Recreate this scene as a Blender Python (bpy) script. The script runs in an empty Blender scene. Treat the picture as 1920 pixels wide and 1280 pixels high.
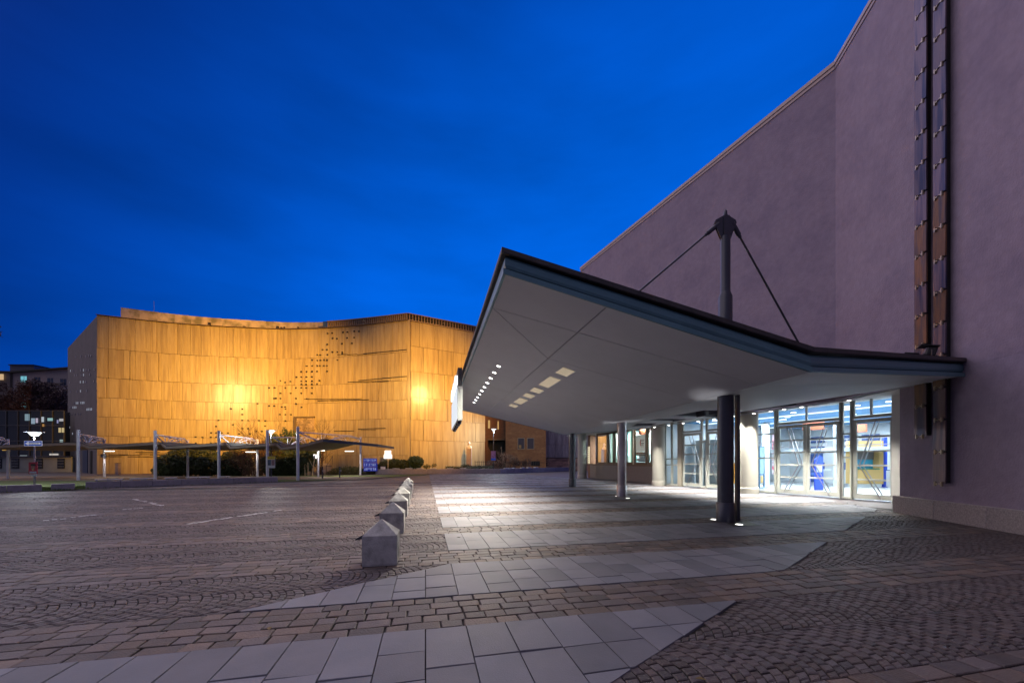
import bpy, bmesh, math, random
from mathutils import Vector, Matrix
from math import pi, sin, cos, radians
from mathutils.geometry import tessellate_polygon
R = random.Random(7)
SC = bpy.context.scene
COL = SC.collection

# ------------------------------------------------------------------ camera
EYE, FPX, CX, HY = 1.6, 720.0, 960.0, 864.0
cd = bpy.data.cameras.new('camera'); cam = bpy.data.objects.new('camera', cd); COL.objects.link(cam)
cam.location = (0, 0, EYE); cam.rotation_euler = (radians(90), 0, 0)
cd.sensor_width = 36; cd.lens = 13.5; cd.shift_y = 224 / 1920; cd.clip_start = .05; cd.clip_end = 2000
SC.camera = cam
# ------------------------------------------------------------------ sky (dusk), fill sun, exposure
W = bpy.data.worlds.new('World'); SC.world = W; W.use_nodes = True
nt = W.node_tree; nt.nodes.clear()
wo = nt.nodes.new('ShaderNodeOutputWorld'); bg = nt.nodes.new('ShaderNodeBackground')
sky = nt.nodes.new('ShaderNodeTexSky'); sky.sky_type = 'NISHITA'; sky.sun_disc = False
SUN_EL, SUN_ROT = radians(-2.5), radians(20)      # the sun is just below the horizon behind the hall
sky.sun_elevation = SUN_EL; sky.sun_rotation = SUN_ROT; sky.ozone_density = 6; sky.dust_density = 0.0; sky.air_density = 1.6
hs = nt.nodes.new('ShaderNodeMix'); hs.data_type = 'RGBA'; hs.blend_type = 'MULTIPLY'; hs.inputs[0].default_value = 1
hs.inputs[7].default_value = (.02, .42, 1, 1)
tc = nt.nodes.new('ShaderNodeTexCoord')
# twilight glow: the sky brightens smoothly towards the set sun's side
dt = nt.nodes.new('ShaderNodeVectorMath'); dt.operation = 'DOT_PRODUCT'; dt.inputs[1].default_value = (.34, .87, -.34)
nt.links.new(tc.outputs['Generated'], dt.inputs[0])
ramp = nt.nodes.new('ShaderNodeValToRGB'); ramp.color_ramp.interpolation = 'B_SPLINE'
e = ramp.color_ramp.elements; e[0].position = .0; e[0].color = (.11, .105, .18, 1); e[1].position = .82; e[1].color = (0, .135, .78, 1)   # pale lilac opposite the set sun, added as fill for camera-facing sides
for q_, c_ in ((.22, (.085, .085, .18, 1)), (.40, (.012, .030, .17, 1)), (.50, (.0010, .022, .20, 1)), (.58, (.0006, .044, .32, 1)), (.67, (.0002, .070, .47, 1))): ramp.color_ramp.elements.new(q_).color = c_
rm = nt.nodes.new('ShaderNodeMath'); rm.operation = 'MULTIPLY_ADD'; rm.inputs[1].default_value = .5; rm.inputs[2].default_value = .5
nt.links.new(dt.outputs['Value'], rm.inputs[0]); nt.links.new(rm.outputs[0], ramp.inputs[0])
# thin cloud streaks
mp = nt.nodes.new('ShaderNodeMapping'); mp.inputs['Scale'].default_value = (1.2, 1.2, 4.5); mp.inputs['Rotation'].default_value = (.25, .1, 0)
nz = nt.nodes.new('ShaderNodeTexNoise'); nz.inputs['Scale'].default_value = 1.7; nz.inputs['Detail'].default_value = 5; nz.inputs['Roughness'].default_value = .5
nt.links.new(tc.outputs['Generated'], mp.inputs[0]); nt.links.new(mp.outputs[0], nz.inputs[0])
mr = nt.nodes.new('ShaderNodeMapRange'); mr.inputs[1].default_value = .3; mr.inputs[2].default_value = .75; mr.inputs[3].default_value = .80; mr.inputs[4].default_value = 1.24
nt.links.new(nz.outputs[0], mr.inputs[0])
mu = nt.nodes.new('ShaderNodeVectorMath'); mu.operation = 'SCALE'
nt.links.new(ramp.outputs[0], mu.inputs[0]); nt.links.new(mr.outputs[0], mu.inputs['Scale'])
# a share of the physical dusk sky on top
nt.links.new(sky.outputs[0], hs.inputs[6])
sk = nt.nodes.new('ShaderNodeVectorMath'); sk.operation = 'SCALE'; sk.inputs['Scale'].default_value = .10
nt.links.new(hs.outputs[2], sk.inputs[0])
ad = nt.nodes.new('ShaderNodeVectorMath'); ad.operation = 'ADD'
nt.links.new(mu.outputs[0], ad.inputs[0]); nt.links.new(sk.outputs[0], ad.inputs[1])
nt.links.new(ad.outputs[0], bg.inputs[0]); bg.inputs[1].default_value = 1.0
nt.links.new(bg.outputs[0], wo.inputs[0])

sl = bpy.data.lights.new('sun', 'SUN'); sl.energy = 1.3; sl.color = (1, .84, .81); sl.angle = radians(105)   # very soft fill added as general ambient light; the real sun has set
so = bpy.data.objects.new('sun', sl); COL.objects.link(so)
so.rotation_euler = Vector((.50, -.26, -.80)).to_track_quat('-Z', 'Y').to_euler()

vs = SC.view_settings; SC.display_settings.display_device = 'sRGB'
vs.view_transform = 'Standard'; vs.look = 'None'; vs.exposure = 0.0; vs.gamma = 1.0; vs.use_curve_mapping = False
SC.render.engine = 'CYCLES'
SC.cycles.use_denoising = True
SC.cycles.max_bounces = 7; SC.cycles.diffuse_bounces = 3; SC.cycles.glossy_bounces = 3; SC.cycles.transparent_max_bounces = 24
SC.cycles.sample_clamp_indirect = 4; SC.cycles.caustics_reflective = False; SC.cycles.caustics_refractive = False

# ------------------------------------------------------------------ measuring helpers
def P(x, y, Y): return Vector(((x - CX) / FPX * Y, Y, EYE - (y - HY) / FPX * Y))
def G(x, y, z=0):
    Y = (EYE - z) * FPX / (y - HY); return Vector(((x - CX) / FPX * Y, Y, z))
def onplane(x, y, p0, n):
    d = Vector(((x - CX) / FPX, 1, -(y - HY) / FPX)); c = Vector((0, 0, EYE))
    return c + d * (n.dot(p0 - c) / n.dot(d))
TH = math.atan2(162, 720)
UA = Vector((-sin(TH), cos(TH), 0)); UB = Vector((cos(TH), sin(TH), 0))      # paving axes: a runs away, b across
def AB(a, b, z=0): v = UA * a + UB * b; return Vector((v.x, v.y, z))

# ------------------------------------------------------------------ materials
MATS = {}
def mat(name, col, rough=.7, metal=0, var=.12, scale=3, bump=0, bscale=40, isl=0, obj=0, spec=.5, emit=None, estr=0, stretch=(1, 1, 1), stain=None):
    if name in MATS: return MATS[name]
    m = bpy.data.materials.new(name); MATS[name] = m; m.use_nodes = True
    t = m.node_tree; N = t.nodes; L = t.links; b = N['Principled BSDF']
    b.inputs['Roughness'].default_value = rough; b.inputs['Metallic'].default_value = metal; b.inputs['Specular IOR Level'].default_value = spec
    if emit:
        b.inputs['Emission Color'].default_value = (*emit, 1); b.inputs['Emission Strength'].default_value = estr
    tcn = N.new('ShaderNodeTexCoord'); gm = N.new('ShaderNodeNewGeometry')
    mpn = N.new('ShaderNodeMapping'); mpn.inputs['Scale'].default_value = stretch
    L.new(gm.outputs['Position'], mpn.inputs[0])
    n = N.new('ShaderNodeTexNoise'); n.inputs['Scale'].default_value = scale; n.inputs['Detail'].default_value = 6; n.inputs['Roughness'].default_value = .65
    L.new(mpn.outputs[0], n.inputs[0])
    r = N.new('ShaderNodeMapRange'); r.inputs[1].default_value = .25; r.inputs[2].default_value = .75; r.inputs[3].default_value = 1 - var; r.inputs[4].default_value = 1 + var
    L.new(n.outputs[0], r.inputs[0])
    val = r.outputs[0]
    if isl or obj:
        oi = N.new('ShaderNodeObjectInfo'); ad = N.new('ShaderNodeMath'); ad.operation = 'ADD'
        L.new(oi.outputs['Random'], ad.inputs[0]); L.new(gm.outputs['Random Per Island'], ad.inputs[1])
        fr = N.new('ShaderNodeMath'); fr.operation = 'FRACT'; L.new(ad.outputs[0], fr.inputs[0])
        r2 = N.new('ShaderNodeMapRange'); k = isl or obj; r2.inputs[3].default_value = 1 - k; r2.inputs[4].default_value = 1 + k
        L.new(fr.outputs[0], r2.inputs[0])
        mm = N.new('ShaderNodeMath'); mm.operation = 'MULTIPLY'; L.new(val, mm.inputs[0]); L.new(r2.outputs[0], mm.inputs[1]); val = mm.outputs[0]
    base = N.new('ShaderNodeRGB'); base.outputs[0].default_value = (*col, 1); src = base.outputs[0]
    if stain:
        n2 = N.new('ShaderNodeTexNoise'); n2.inputs['Scale'].default_value = stain[1]; n2.inputs['Detail'].default_value = 4
        L.new(mpn.outputs[0], n2.inputs[0])
        if isl:
            ofs = N.new('ShaderNodeVectorMath'); ofs.operation = 'ADD'; cmb = N.new('ShaderNodeCombineXYZ')
            m10 = N.new('ShaderNodeMath'); m10.operation = 'MULTIPLY'; m10.inputs[1].default_value = 37; L.new(fr.outputs[0], m10.inputs[0])
            L.new(m10.outputs[0], cmb.inputs[0]); L.new(m10.outputs[0], cmb.inputs[1])
            L.new(mpn.outputs[0], ofs.inputs[0]); L.new(cmb.outputs[0], ofs.inputs[1]); L.new(ofs.outputs[0], n2.inputs[0])
        r3 = N.new('ShaderNodeMapRange'); r3.inputs[1].default_value = .45; r3.inputs[2].default_value = .62; L.new(n2.outputs[0], r3.inputs[0])
        mx = N.new('ShaderNodeMix'); mx.data_type = 'RGBA'; L.new(r3.outputs[0], mx.inputs[0]); L.new(src, mx.inputs[6]); mx.inputs[7].default_value = (*stain[0], 1); src = mx.outputs[2]
    sc = N.new('ShaderNodeVectorMath'); sc.operation = 'SCALE'; L.new(src, sc.inputs[0]); L.new(val, sc.inputs['Scale'])
    L.new(sc.outputs[0], b.inputs['Base Color'])
    rr = N.new('ShaderNodeMapRange'); rr.inputs[3].default_value = max(0, rough - .08); rr.inputs[4].default_value = min(1, rough + .1)
    L.new(n.outputs[0], rr.inputs[0]); L.new(rr.outputs[0], b.inputs['Roughness'])
    if bump:
        nb = N.new('ShaderNodeTexNoise'); nb.inputs['Scale'].default_value = bscale; nb.inputs['Detail'].default_value = 4; L.new(mpn.outputs[0], nb.inputs[0])
        bp = N.new('ShaderNodeBump'); bp.inputs['Strength'].default_value = bump; bp.inputs['Distance'].default_value = .02; L.new(nb.outputs[0], bp.inputs['Height']); L.new(bp.outputs[0], b.inputs['Normal'])
    return m
def glow(name, col, s):
    if name in MATS: return MATS[name]
    m = bpy.data.materials.new(name); MATS[name] = m; m.use_nodes = True; t = m.node_tree
    t.nodes.remove(t.nodes['Principled BSDF']); e = t.nodes.new('ShaderNodeEmission'); e.inputs[0].default_value = (*col, 1); e.inputs[1].default_value = s
    t.links.new(e.outputs[0], t.nodes['Material Output'].inputs[0]); return m
def glass(name, tint=(.93, .97, .96), refl=.06):
    if name in MATS: return MATS[name]
    m = bpy.data.materials.new(name); MATS[name] = m; m.use_nodes = True; t = m.node_tree; N = t.nodes
    N.remove(N['Principled BSDF']); tr = N.new('ShaderNodeBsdfTransparent'); tr.inputs[0].default_value = (*tint, 1)
    gl = N.new('ShaderNodeBsdfGlossy'); gl.inputs['Roughness'].default_value = .02; lw = N.new('ShaderNodeFresnel'); lw.inputs[0].default_value = 1.13
    mx = N.new('ShaderNodeMixShader'); t.links.new(lw.outputs[0], mx.inputs[0]); t.links.new(tr.outputs[0], mx.inputs[1]); t.links.new(gl.outputs[0], mx.inputs[2])
    t.links.new(mx.outputs[0], N['Material Output'].inputs[0]); return m

# ------------------------------------------------------------------ building helpers
WL = {}
def tag(o, label, cat, group=None):
    o['label'] = label; o['category'] = cat
    if group: o['group'] = group
    return o
def thing(name, label, cat, loc=(0, 0, 0), rz=0, group=None):
    o = bpy.data.objects.new(name, None); o.empty_display_size = .2; COL.objects.link(o)
    o.location = loc; o.rotation_euler = (0, 0, rz); WL[o.name] = Vector(loc)
    return tag(o, label, cat, group)
class MB:
    def __init__(s): s.v = []; s.f = []
    def add(s, vs, fs):
        o = len(s.v); s.v += [tuple(p) for p in vs]; s.f += [tuple(i + o for i in f) for f in fs]; return s
    def box(s, c, d, ax=None, bev=0):
        c = Vector(c); ax = ax or (Vector((1, 0, 0)), Vector((0, 1, 0)), Vector((0, 0, 1))); h = [x / 2 for x in d]
        if not bev:
            vs = [c + ax[0] * (i * h[0]) + ax[1] * (j * h[1]) + ax[2] * (k * h[2]) for k in (-1, 1) for j in (-1, 1) for i in (-1, 1)]
            return s.add(vs, [(0, 2, 3, 1), (4, 5, 7, 6), (0, 1, 5, 4), (2, 6, 7, 3), (0, 4, 6, 2), (1, 3, 7, 5)])
        b = bev; hx, hy, hz = h
        def oct_(z, q): return [c + ax[0] * x + ax[1] * y + ax[2] * z for x, y in ((-hx + q, -hy), (hx - q, -hy), (hx, -hy + q), (hx, hy - q), (hx - q, hy), (-hx + q, hy), (-hx, hy - q), (-hx, -hy + q))]
        def oc2(z): return [c + ax[0] * x + ax[1] * y + ax[2] * z for x, y in ((-hx + b, -hy + b), (hx - b, -hy + b), (hx - b, -hy + b), (hx - b, hy - b), (hx - b, hy - b), (-hx + b, hy - b), (-hx + b, hy - b), (-hx + b, -hy + b))]
        vs = oct_(-hz, b) + oct_(hz - b, b) + oc2(hz); fs = [tuple(range(7, -1, -1))]
        for k in range(2):
            for i in range(8):
                j = (i + 1) % 8; fs.append((k * 8 + i, k * 8 + j, k * 8 + 8 + j, k * 8 + 8 + i))
        fs.append((16, 18, 20, 22)); return s.add(vs, fs)
    def prism(s, poly, z0, z1):
        n = len(poly); vs = [(p[0], p[1], z0) for p in poly] + [(p[0], p[1], z1) for p in poly]
        return s.add(vs, [tuple(range(n - 1, -1, -1)), tuple(range(n, 2 * n))] + [(i, (i + 1) % n, n + (i + 1) % n, n + i) for i in range(n)])
    def slabpoly(s, pts, nrm, th):
        n = len(pts); pts = [Vector(p) for p in pts]; q = [p + nrm * th for p in pts]
        return s.add(pts + q, [tuple(range(n - 1, -1, -1)), tuple(range(n, 2 * n))] + [(i, (i + 1) % n, n + (i + 1) % n, n + i) for i in range(n)])
    def tube(s, p, q, r, n=8, r2=None, cap=True):
        p, q = Vector(p), Vector(q); r2 = r if r2 is None else r2; d = (q - p).normalized()
        a = d.cross(Vector((0, 0, 1)) if abs(d.z) < .95 else Vector((1, 0, 0))).normalized(); b = d.cross(a)
        vs = [p + (a * cos(2 * pi * i / n) + b * sin(2 * pi * i / n)) * r for i in range(n)] + [q + (a * cos(2 * pi * i / n) + b * sin(2 * pi * i / n)) * r2 for i in range(n)]
        fs = [(i, (i + 1) % n, n + (i + 1) % n, n + i) for i in range(n)]
        if cap: fs += [tuple(range(n - 1, -1, -1)), tuple(range(n, 2 * n))]
        return s.add(vs, fs)
    def lathe(s, c, prof, n=24):
        c = Vector(c); vs = []; fs = []; m = len(prof)
        for r, z in prof: vs += [c + Vector((r * cos(2 * pi * i / n), r * sin(2 * pi * i / n), z)) for i in range(n)]
        for k in range(m - 1):
            for i in range(n): fs.append((k * n + i, k * n + (i + 1) % n, (k + 1) * n + (i + 1) % n, (k + 1) * n + i))
        fs.append(tuple(range(n - 1, -1, -1))); fs.append(tuple(range((m - 1) * n, m * n))); return s.add(vs, fs)
    def build(s, name, m, parent=None, local=False, smooth=False, kind=None):
        off = Vector((0, 0, 0))
        if parent is not None and not local: off = WL.get(parent.name, off)
        me = bpy.data.meshes.new(name); me.from_pydata([(x - off.x, y - off.y, z - off.z) for x, y, z in s.v], [], s.f); me.update()
        if m: me.materials.append(m)
        if smooth:
            me.polygons.foreach_set('use_smooth', [True] * len(me.polygons))
            try: me.set_sharp_from_angle(angle=radians(40))
            except Exception: pass
        o = bpy.data.objects.new(name, me); COL.objects.link(o)
        if parent is not None: o.parent = parent; WL[o.name] = off
        else: WL[o.name] = Vector((0, 0, 0))
        if kind: o['kind'] = kind
        return o
def Bx(name, c, d, m, parent=None, ax=None, bev=0, **k): return MB().box(c, d, ax, bev).build(name, m, parent, **k)
def copy_tree(o, parent=None):
    c = o.copy(); COL.objects.link(c); c.parent = parent
    if parent is not None and 'category' in c: pass
    for ch in o.children: copy_tree(ch, c)
    return c
def lamp(name, kind, loc, power, col, parent=None, size=.1, spot=None, blend=1, to=None, sy=None):
    l = bpy.data.lights.new(name, kind); l.energy = power; l.color = col
    if kind == 'AREA':
        l.size = size
        if sy: l.shape = 'RECTANGLE'; l.size_y = sy
    else: l.shadow_soft_size = size
    if kind == 'SPOT': l.spot_size = radians(spot); l.spot_blend = blend
    o = bpy.data.objects.new(name, l); COL.objects.link(o)
    off = WL.get(parent.name, Vector((0, 0, 0))) if parent is not None else Vector((0, 0, 0))
    o.location = Vector(loc) - off
    if to is not None: o.rotation_euler = (Vector(to) - Vector(loc)).to_track_quat('-Z', 'Y').to_euler()
    if parent is not None: o.parent = parent
    return o
def axes(d):
    d = Vector((d[0], d[1], 0)).normalized(); return (d, Vector((-d.y, d.x, 0)), Vector((0, 0, 1)))

# common materials
M_plaster = mat('plaster', (.365, .30, .40), .92, var=.13, scale=4.5, bump=.8, bscale=22, stain=((.32, .265, .365), .9))
M_coping = mat('coping_metal', (.45, .36, .36), .5, metal=.5)
M_granite = mat('granite', (.45, .40, .41), .7, var=.45, scale=28, isl=.12)
M_white = mat('white_paint', (.78, .77, .74), .45, var=.03)
M_doorframe = mat('door_paint', (.50, .51, .47), .4, var=.04)
M_bronze = mat('bronze_frame', (.14, .11, .085), .45, metal=.4)
M_soffit = mat('soffit_paint', (.68, .71, .76), .5, var=.07, scale=.8, isl=.03)
M_fascia = mat('fascia_metal', (.11, .24, .29), .45, metal=.15, var=.15, scale=1.5)
M_cap = mat('roof_edge_metal', (.05, .045, .048), .55, metal=.2, var=.4, scale=5, stretch=(1, 1, .1))
M_steel = mat('dark_steel', (.075, .08, .10), .33, metal=.6, var=.1)
M_steel2 = mat('brushed_steel', (.42, .39, .40), .3, metal=.85, var=.2, scale=2)
M_dark = mat('dark_recess', (.02, .02, .022), .8)
M_glass = glass('clear_glass')
M_conc = mat('bollard_concrete', (.50, .505, .485), .85, var=.28, scale=7, bump=.35, bscale=60, stain=((.34, .34, .325), 4.5))
M_blue = mat('blue_paint', (.02, .06, .5), .4)
M_black = mat('black_metal', (.02, .02, .022), .5)
# ================================================================== SETTING: ground and paving
def far_paving():
    m = bpy.data.materials.new('far_paving'); m.use_nodes = True; t = m.node_tree; N = t.nodes; L = t.links; b = N['Principled BSDF']
    g = N.new('ShaderNodeNewGeometry'); rot = N.new('ShaderNodeMapping'); rot.vector_type = 'POINT'; rot.inputs['Rotation'].default_value = (0, 0, -TH)
    L.new(g.outputs['Position'], rot.inputs[0])
    v = N.new('ShaderNodeTexVoronoi'); v.inputs['Scale'].default_value = 8.5; L.new(rot.outputs[0], v.inputs[0])
    n = N.new('ShaderNodeTexNoise'); n.inputs['Scale'].default_value = .5; n.inputs['Detail'].default_value = 5; L.new(rot.outputs[0], n.inputs[0])
    cr = N.new('ShaderNodeValToRGB'); cr.color_ramp.elements[0].color = (.075, .06, .062, 1); cr.color_ramp.elements[1].color = (.15, .122, .118, 1)
    mx = N.new('ShaderNodeMath'); mx.operation = 'MULTIPLY_ADD'; mx.inputs[1].default_value = .4; L.new(v.outputs['Color'], mx.inputs[0]); L.new(n.outputs[0], mx.inputs[2])
    sb = N.new('ShaderNodeMath'); sb.operation = 'SUBTRACT'; sb.inputs[1].default_value = .2; L.new(mx.outputs[0], sb.inputs[0])
    L.new(sb.outputs[0], cr.inputs[0]); L.new(cr.outputs[0], b.inputs['Base Color']); b.inputs['Roughness'].default_value = .6
    bp = N.new('ShaderNodeBump'); bp.inputs['Strength'].default_value = .7; bp.inputs['Distance'].default_value = .02; bp.invert = True
    L.new(v.outputs['Distance'], bp.inputs['Height']); L.new(bp.outputs[0], b.inputs['Normal']); return m
M_far = far_paving()
M_joint = mat('joint_sand', (.028, .024, .022), .95, var=.3, scale=30)
M_sett = mat('sett_stone', (.115, .095, .096), .6, var=.22, scale=9, bump=.45, bscale=50, isl=.34, stain=((.15, .108, .088), 1.3))
M_fan = mat('cobble_stone', (.10, .084, .087), .58, var=.22, scale=12, bump=.45, bscale=60, isl=.30, stain=((.105, .08, .075), .9))
M_slab = mat('slab_stone', (.20, .20, .228), .62, var=.12, scale=2.2, bump=.18, bscale=90, isl=.2, stain=((.165, .17, .20), 1.1))
plaza = MB().add([(-260, -30, -.03), (260, -30, -.03), (260, 400, -.03), (-260, 400, -.03)], [(0, 1, 2, 3)]).build('plaza', M_far, kind='structure')
# bed of sand the near stones are set in
MB().add([(-5.2, 2.2, -.024), (5.2, 2.2, -.024), (12, 6, -.024), (13, 13, -.024), (6, 24, -.024), (-40, 22, -.024)], [(0, 1, 2, 3, 4, 5)]).build('joint_bed', M_joint, plaza, kind='structure')

STR = [(2.25, 3.75), (4.61, 6.06), (6.94, 8.59), (9.38, 11.08)]
while STR[-1][1] < 50: STR.append((STR[-1][0] + 2.6, STR[-1][1] + 2.6))
BANDS = [(1.38, 2.25)] + [(STR[i][1], STR[i + 1][0]) for i in range(len(STR) - 1)]
def rightline(p): return (p.x - .712) - (p.y - 2.77) * 1.144      # <0: slab side
def leftline(p): return (p.x + .95) * 1.83 - (p.y - 6.0) * 1.89        # >0: slab side
def doorx(Y): return 20.93 - .42 * Y
def view(p, m=.4): return p.y > 2.2 and abs(p.x) < p.y * 1.72 + m + 1.2
def clip(poly, f):
    out = []
    for i in range(len(poly)):
        p, q = poly[i], poly[(i + 1) % len(poly)]; fp, fq = f(p), f(q)
        if fp >= 0: out.append(p)
        if (fp >= 0) != (fq >= 0): out.append(p.lerp(q, fp / (fp - fq)))
    return out
def area(poly): return abs(sum(poly[i].x * poly[(i + 1) % len(poly)].y - poly[(i + 1) % len(poly)].x * poly[i].y for i in range(len(poly)))) / 2
def stone(mb, poly, z, bev, dep=.03):
    n = len(poly); c = sum(poly, Vector((0, 0, 0))) / n
    top = []
    for p in poly:
        d = c - p; top.append(p + d * min(.4, bev / max(d.length, 1e-4)))
    tl = R.uniform(-1, 1) * .002; tm = R.uniform(-1, 1) * .002
    vs = [(p.x, p.y, z + (p.x - c.x) * tl * 8 + (p.y - c.y) * tm * 8) for p in top] + [(p.x, p.y, z - bev * .55) for p in poly] + [(p.x, p.y, z - dep) for p in poly]
    fs = [tuple(range(n))]
    for k in (0, n):
        for i in range(n): fs.append((k + n + i, k + n + (i + 1) % n, k + (i + 1) % n, k + i))
    mb.add(vs, fs)
def emit(name, stuffname, polys, m, z, bev, jz):
    """the 300 stones that show largest are parts of their own, the rest one joined part"""
    def size(poly):
        c = sum(poly, Vector((0, 0, 0))) / len(poly)
        px, py = c.x / c.y, 1.6 / c.y
        if abs(px) > 1.36 or py > .60: return -1
        return area(poly) / c.y ** 3
    polys.sort(key=lambda q: -size(q)); rest = MB()
    for i, q in enumerate(polys):
        zz = z + R.uniform(-jz, jz)
        if i < 300: mb = MB(); stone(mb, q, zz, bev); mb.build(name, m, plaza)
        else: stone(rest, q, zz, bev)
    if rest.v: rest.build(stuffname, m, plaza, kind='stuff')
# --- slabs
slabs = []
for (a0, a1) in STR:
    first = a1 < 6.5
    for k in range(-34, 60):
        b0 = k * .385 + .004; b1 = b0 + .385 - .009
        a = a1 - .004 - R.choice((0, 0, .18, .3)) if False else a1 - .004; n = 0
        while a > a0 + .02:
            ln = R.choice((.43, .43, .62, .72, .55)); nx = a - ln
            if nx < a0 + .2: nx = a0 + .004
            poly = [AB(nx + .007, b0), AB(nx + .007, b1), AB(a, b1), AB(a, b0)]
            if view(poly[0], 1.5) or view(poly[2], 1.5):
                q = clip(poly, lambda p: -rightline(p))
                if first: q = clip(q, leftline) if len(q) > 2 else q
                elif len(q) > 2: q = clip(q, lambda p: p.dot(UB) - .40)
                if len(q) > 2: q = clip(q, lambda p: doorx(p.y) - .25 - p.x)
                if len(q) > 2: q = clip(q, lambda p: 12.0 - .25 * (11.94 - p.y) - p.x)
                if len(q) > 2 and area(q) > .004: slabs.append(q)
            a = nx - .004 if nx > a0 + .01 else a0
emit('paving_slab', 'distant_slabs', slabs, M_slab, .004, .004, .0012)
# --- rows of rectangular setts
setts = []
for (a0, a1) in BANDS:
    if a0 > 30: break
    rows = 5; h = (a1 - a0) / rows
    for r in range(rows):
        b = -46 + R.uniform(0, .3)
        ra = a0 + r * h
        while b < 22:
            w = R.uniform(.17, .34); c = AB(ra + h / 2, b + w / 2)
            if view(c, .3) and c.x < doorx(c.y) - .3 and c.x < 12.1 - .24 * (11.94 - c.y):
                j = lambda: R.uniform(-.006, .006)
                g = .007
                setts.append([AB(ra + g + j(), b + g + j()), AB(ra + g + j(), b + w - g + j()), AB(ra + h - g + j(), b + w - g + j()), AB(ra + h - g + j(), b + g + j())])
            b += w
emit('paving_sett', 'sett_rows', setts, M_sett, -.003, .011, .004)
# --- arcs of small cobbles, two lanes between each pair of sett rows
fan = []
for (a0, a1) in STR:
    if a0 > 24: break
    wl = (a1 - a0) / 2; rad = wl * .72; half = math.asin(min(.98, wl / 2 / rad)); nq = max(7, round(2 * half * rad / .098)); step = .097
    for lane in range(2):
        ac = a0 + wl * (lane + .5)
        bb = -44.0; k = 0; jit = {}
        ph = R.uniform(0, 6)
        bmax = 18
        nk = int((bmax - bb) / step)
        def node(i, kk):
            key = (i, kk)
            if key not in jit:
                t = -half + 2 * half * i / nq
                wob = .03 * sin(kk * .37 + ph) + .02 * sin(kk * .91)
                jit[key] = AB(ac + rad * sin(t) + R.uniform(-.008, .008), bb + kk * step + wob + rad * cos(t) + R.uniform(-.008, .008))
            return jit[key]
        # node jitter grid is shared along each course; cross joints are offset every second course
        for kk in range(nk):
            c0 = AB(ac, bb + kk * step + rad * .9)
            if not view(c0, 1.2): continue
            off = .5 if kk % 2 else 0
            for i in range(nq + (1 if off else 0)):
                t0 = max(0, i - off); t1 = min(nq, i + 1 - off)
                def on(tt, q):
                    lo = int(tt); hi = min(nq, lo + 1); return node(lo, q).lerp(node(hi, q), tt - lo)
                q = [on(t0, kk), on(t0, kk + 1), on(t1, kk + 1), on(t1, kk)]
                c = (q[0] + q[1] + q[2] + q[3]) / 4
                sr = R.uniform(.86, .93); q = [c + (p - c) * sr for p in q]
                if not view(c, .2): continue
                onslab = rightline(c) < 0 and ((a1 < 6.5 and leftline(c) > 0) or (a1 > 6.5 and c.dot(UB) > .40))
                if onslab or c.x > doorx(c.y) - .3 or c.x > 12.1 - .24 * (11.94 - c.y): continue
                if area(q) > .0015: fan.append(q)
emit('fan_cobble', 'cobble_arcs', fan, M_fan, -.004, .012, .004)
# worn white paint on the cobbles
M_paint = mat('road_paint', (.62, .62, .62), .7, var=.2, scale=12)
def paint(name, pts, w, gap):
    mb = MB()
    for p, q in zip(pts, pts[1:]):
        p, q = Vector(p), Vector(q); d = (q - p); n = max(1, int(d.length / .13)); u = d.normalized(); s = Vector((-u.y, u.x, 0))
        for i in range(n):
            if R.random() < gap: continue
            c = p + d * ((i + .5) / n) + s * R.uniform(-.04, .04); l = R.uniform(.04, .062); ww = w * R.uniform(.45, 1)
            mb.box((c.x, c.y, .0062 + R.uniform(0, .0005)), (2 * l, ww, .004), (u, s, Vector((0, 0, 1))))
    return mb.build(name, M_paint, plaza, kind='structure')
paint('road_marking', [G(325, 986), G(420, 972), G(528, 956)], .16, .22)
paint('road_marking', [G(78, 976), G(126, 972)], .12, .2)
paint('road_marking', [G(130, 970), G(182, 965)], .12, .15)
paint('road_marking', [G(228, 955), G(270, 952)], .13, .1)
paint('road_marking', [G(245, 935), G(270, 939), G(305, 948)], .14, .45)
# fallen leaves and a twig by the stones
M_leaf = mat('dry_leaf', (.2, .14, .05), .8)
for i, (x, y, lb) in enumerate([(505, 1180, 'small dry yellow leaf lying on the purple setts'), (860, 1008, 'dark curled twig lying on a pale slab'), (1314, 1276, 'tiny pale leaf scrap on the dark cobble arcs')]):
    p = G(x, y); mb = MB(); a = R.uniform(0, 3)
    u = Vector((cos(a), sin(a), 0)); s = Vector((-u.y, u.x, 0)); L_ = .04 if i != 1 else .05; w_ = .022 if i != 1 else .008
    pts = [p - u * L_ + Vector((0, 0, .012)), p - s * w_ + Vector((0, 0, .02)), p + u * L_ + Vector((0, 0, .014)), p + s * w_ + Vector((0, 0, .022)), p + Vector((0, 0, .014))]
    mb.add(pts + [q + Vector((0, 0, .003)) for q in pts], [(0, 1, 4), (1, 2, 4), (2, 3, 4), (3, 0, 4), (5, 6, 9), (6, 7, 9), (7, 8, 9), (8, 5, 9)])
    tag(mb.build('twig' if i == 1 else 'leaf', M_leaf if i != 1 else M_black), lb, 'twig' if i == 1 else 'leaf')
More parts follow.
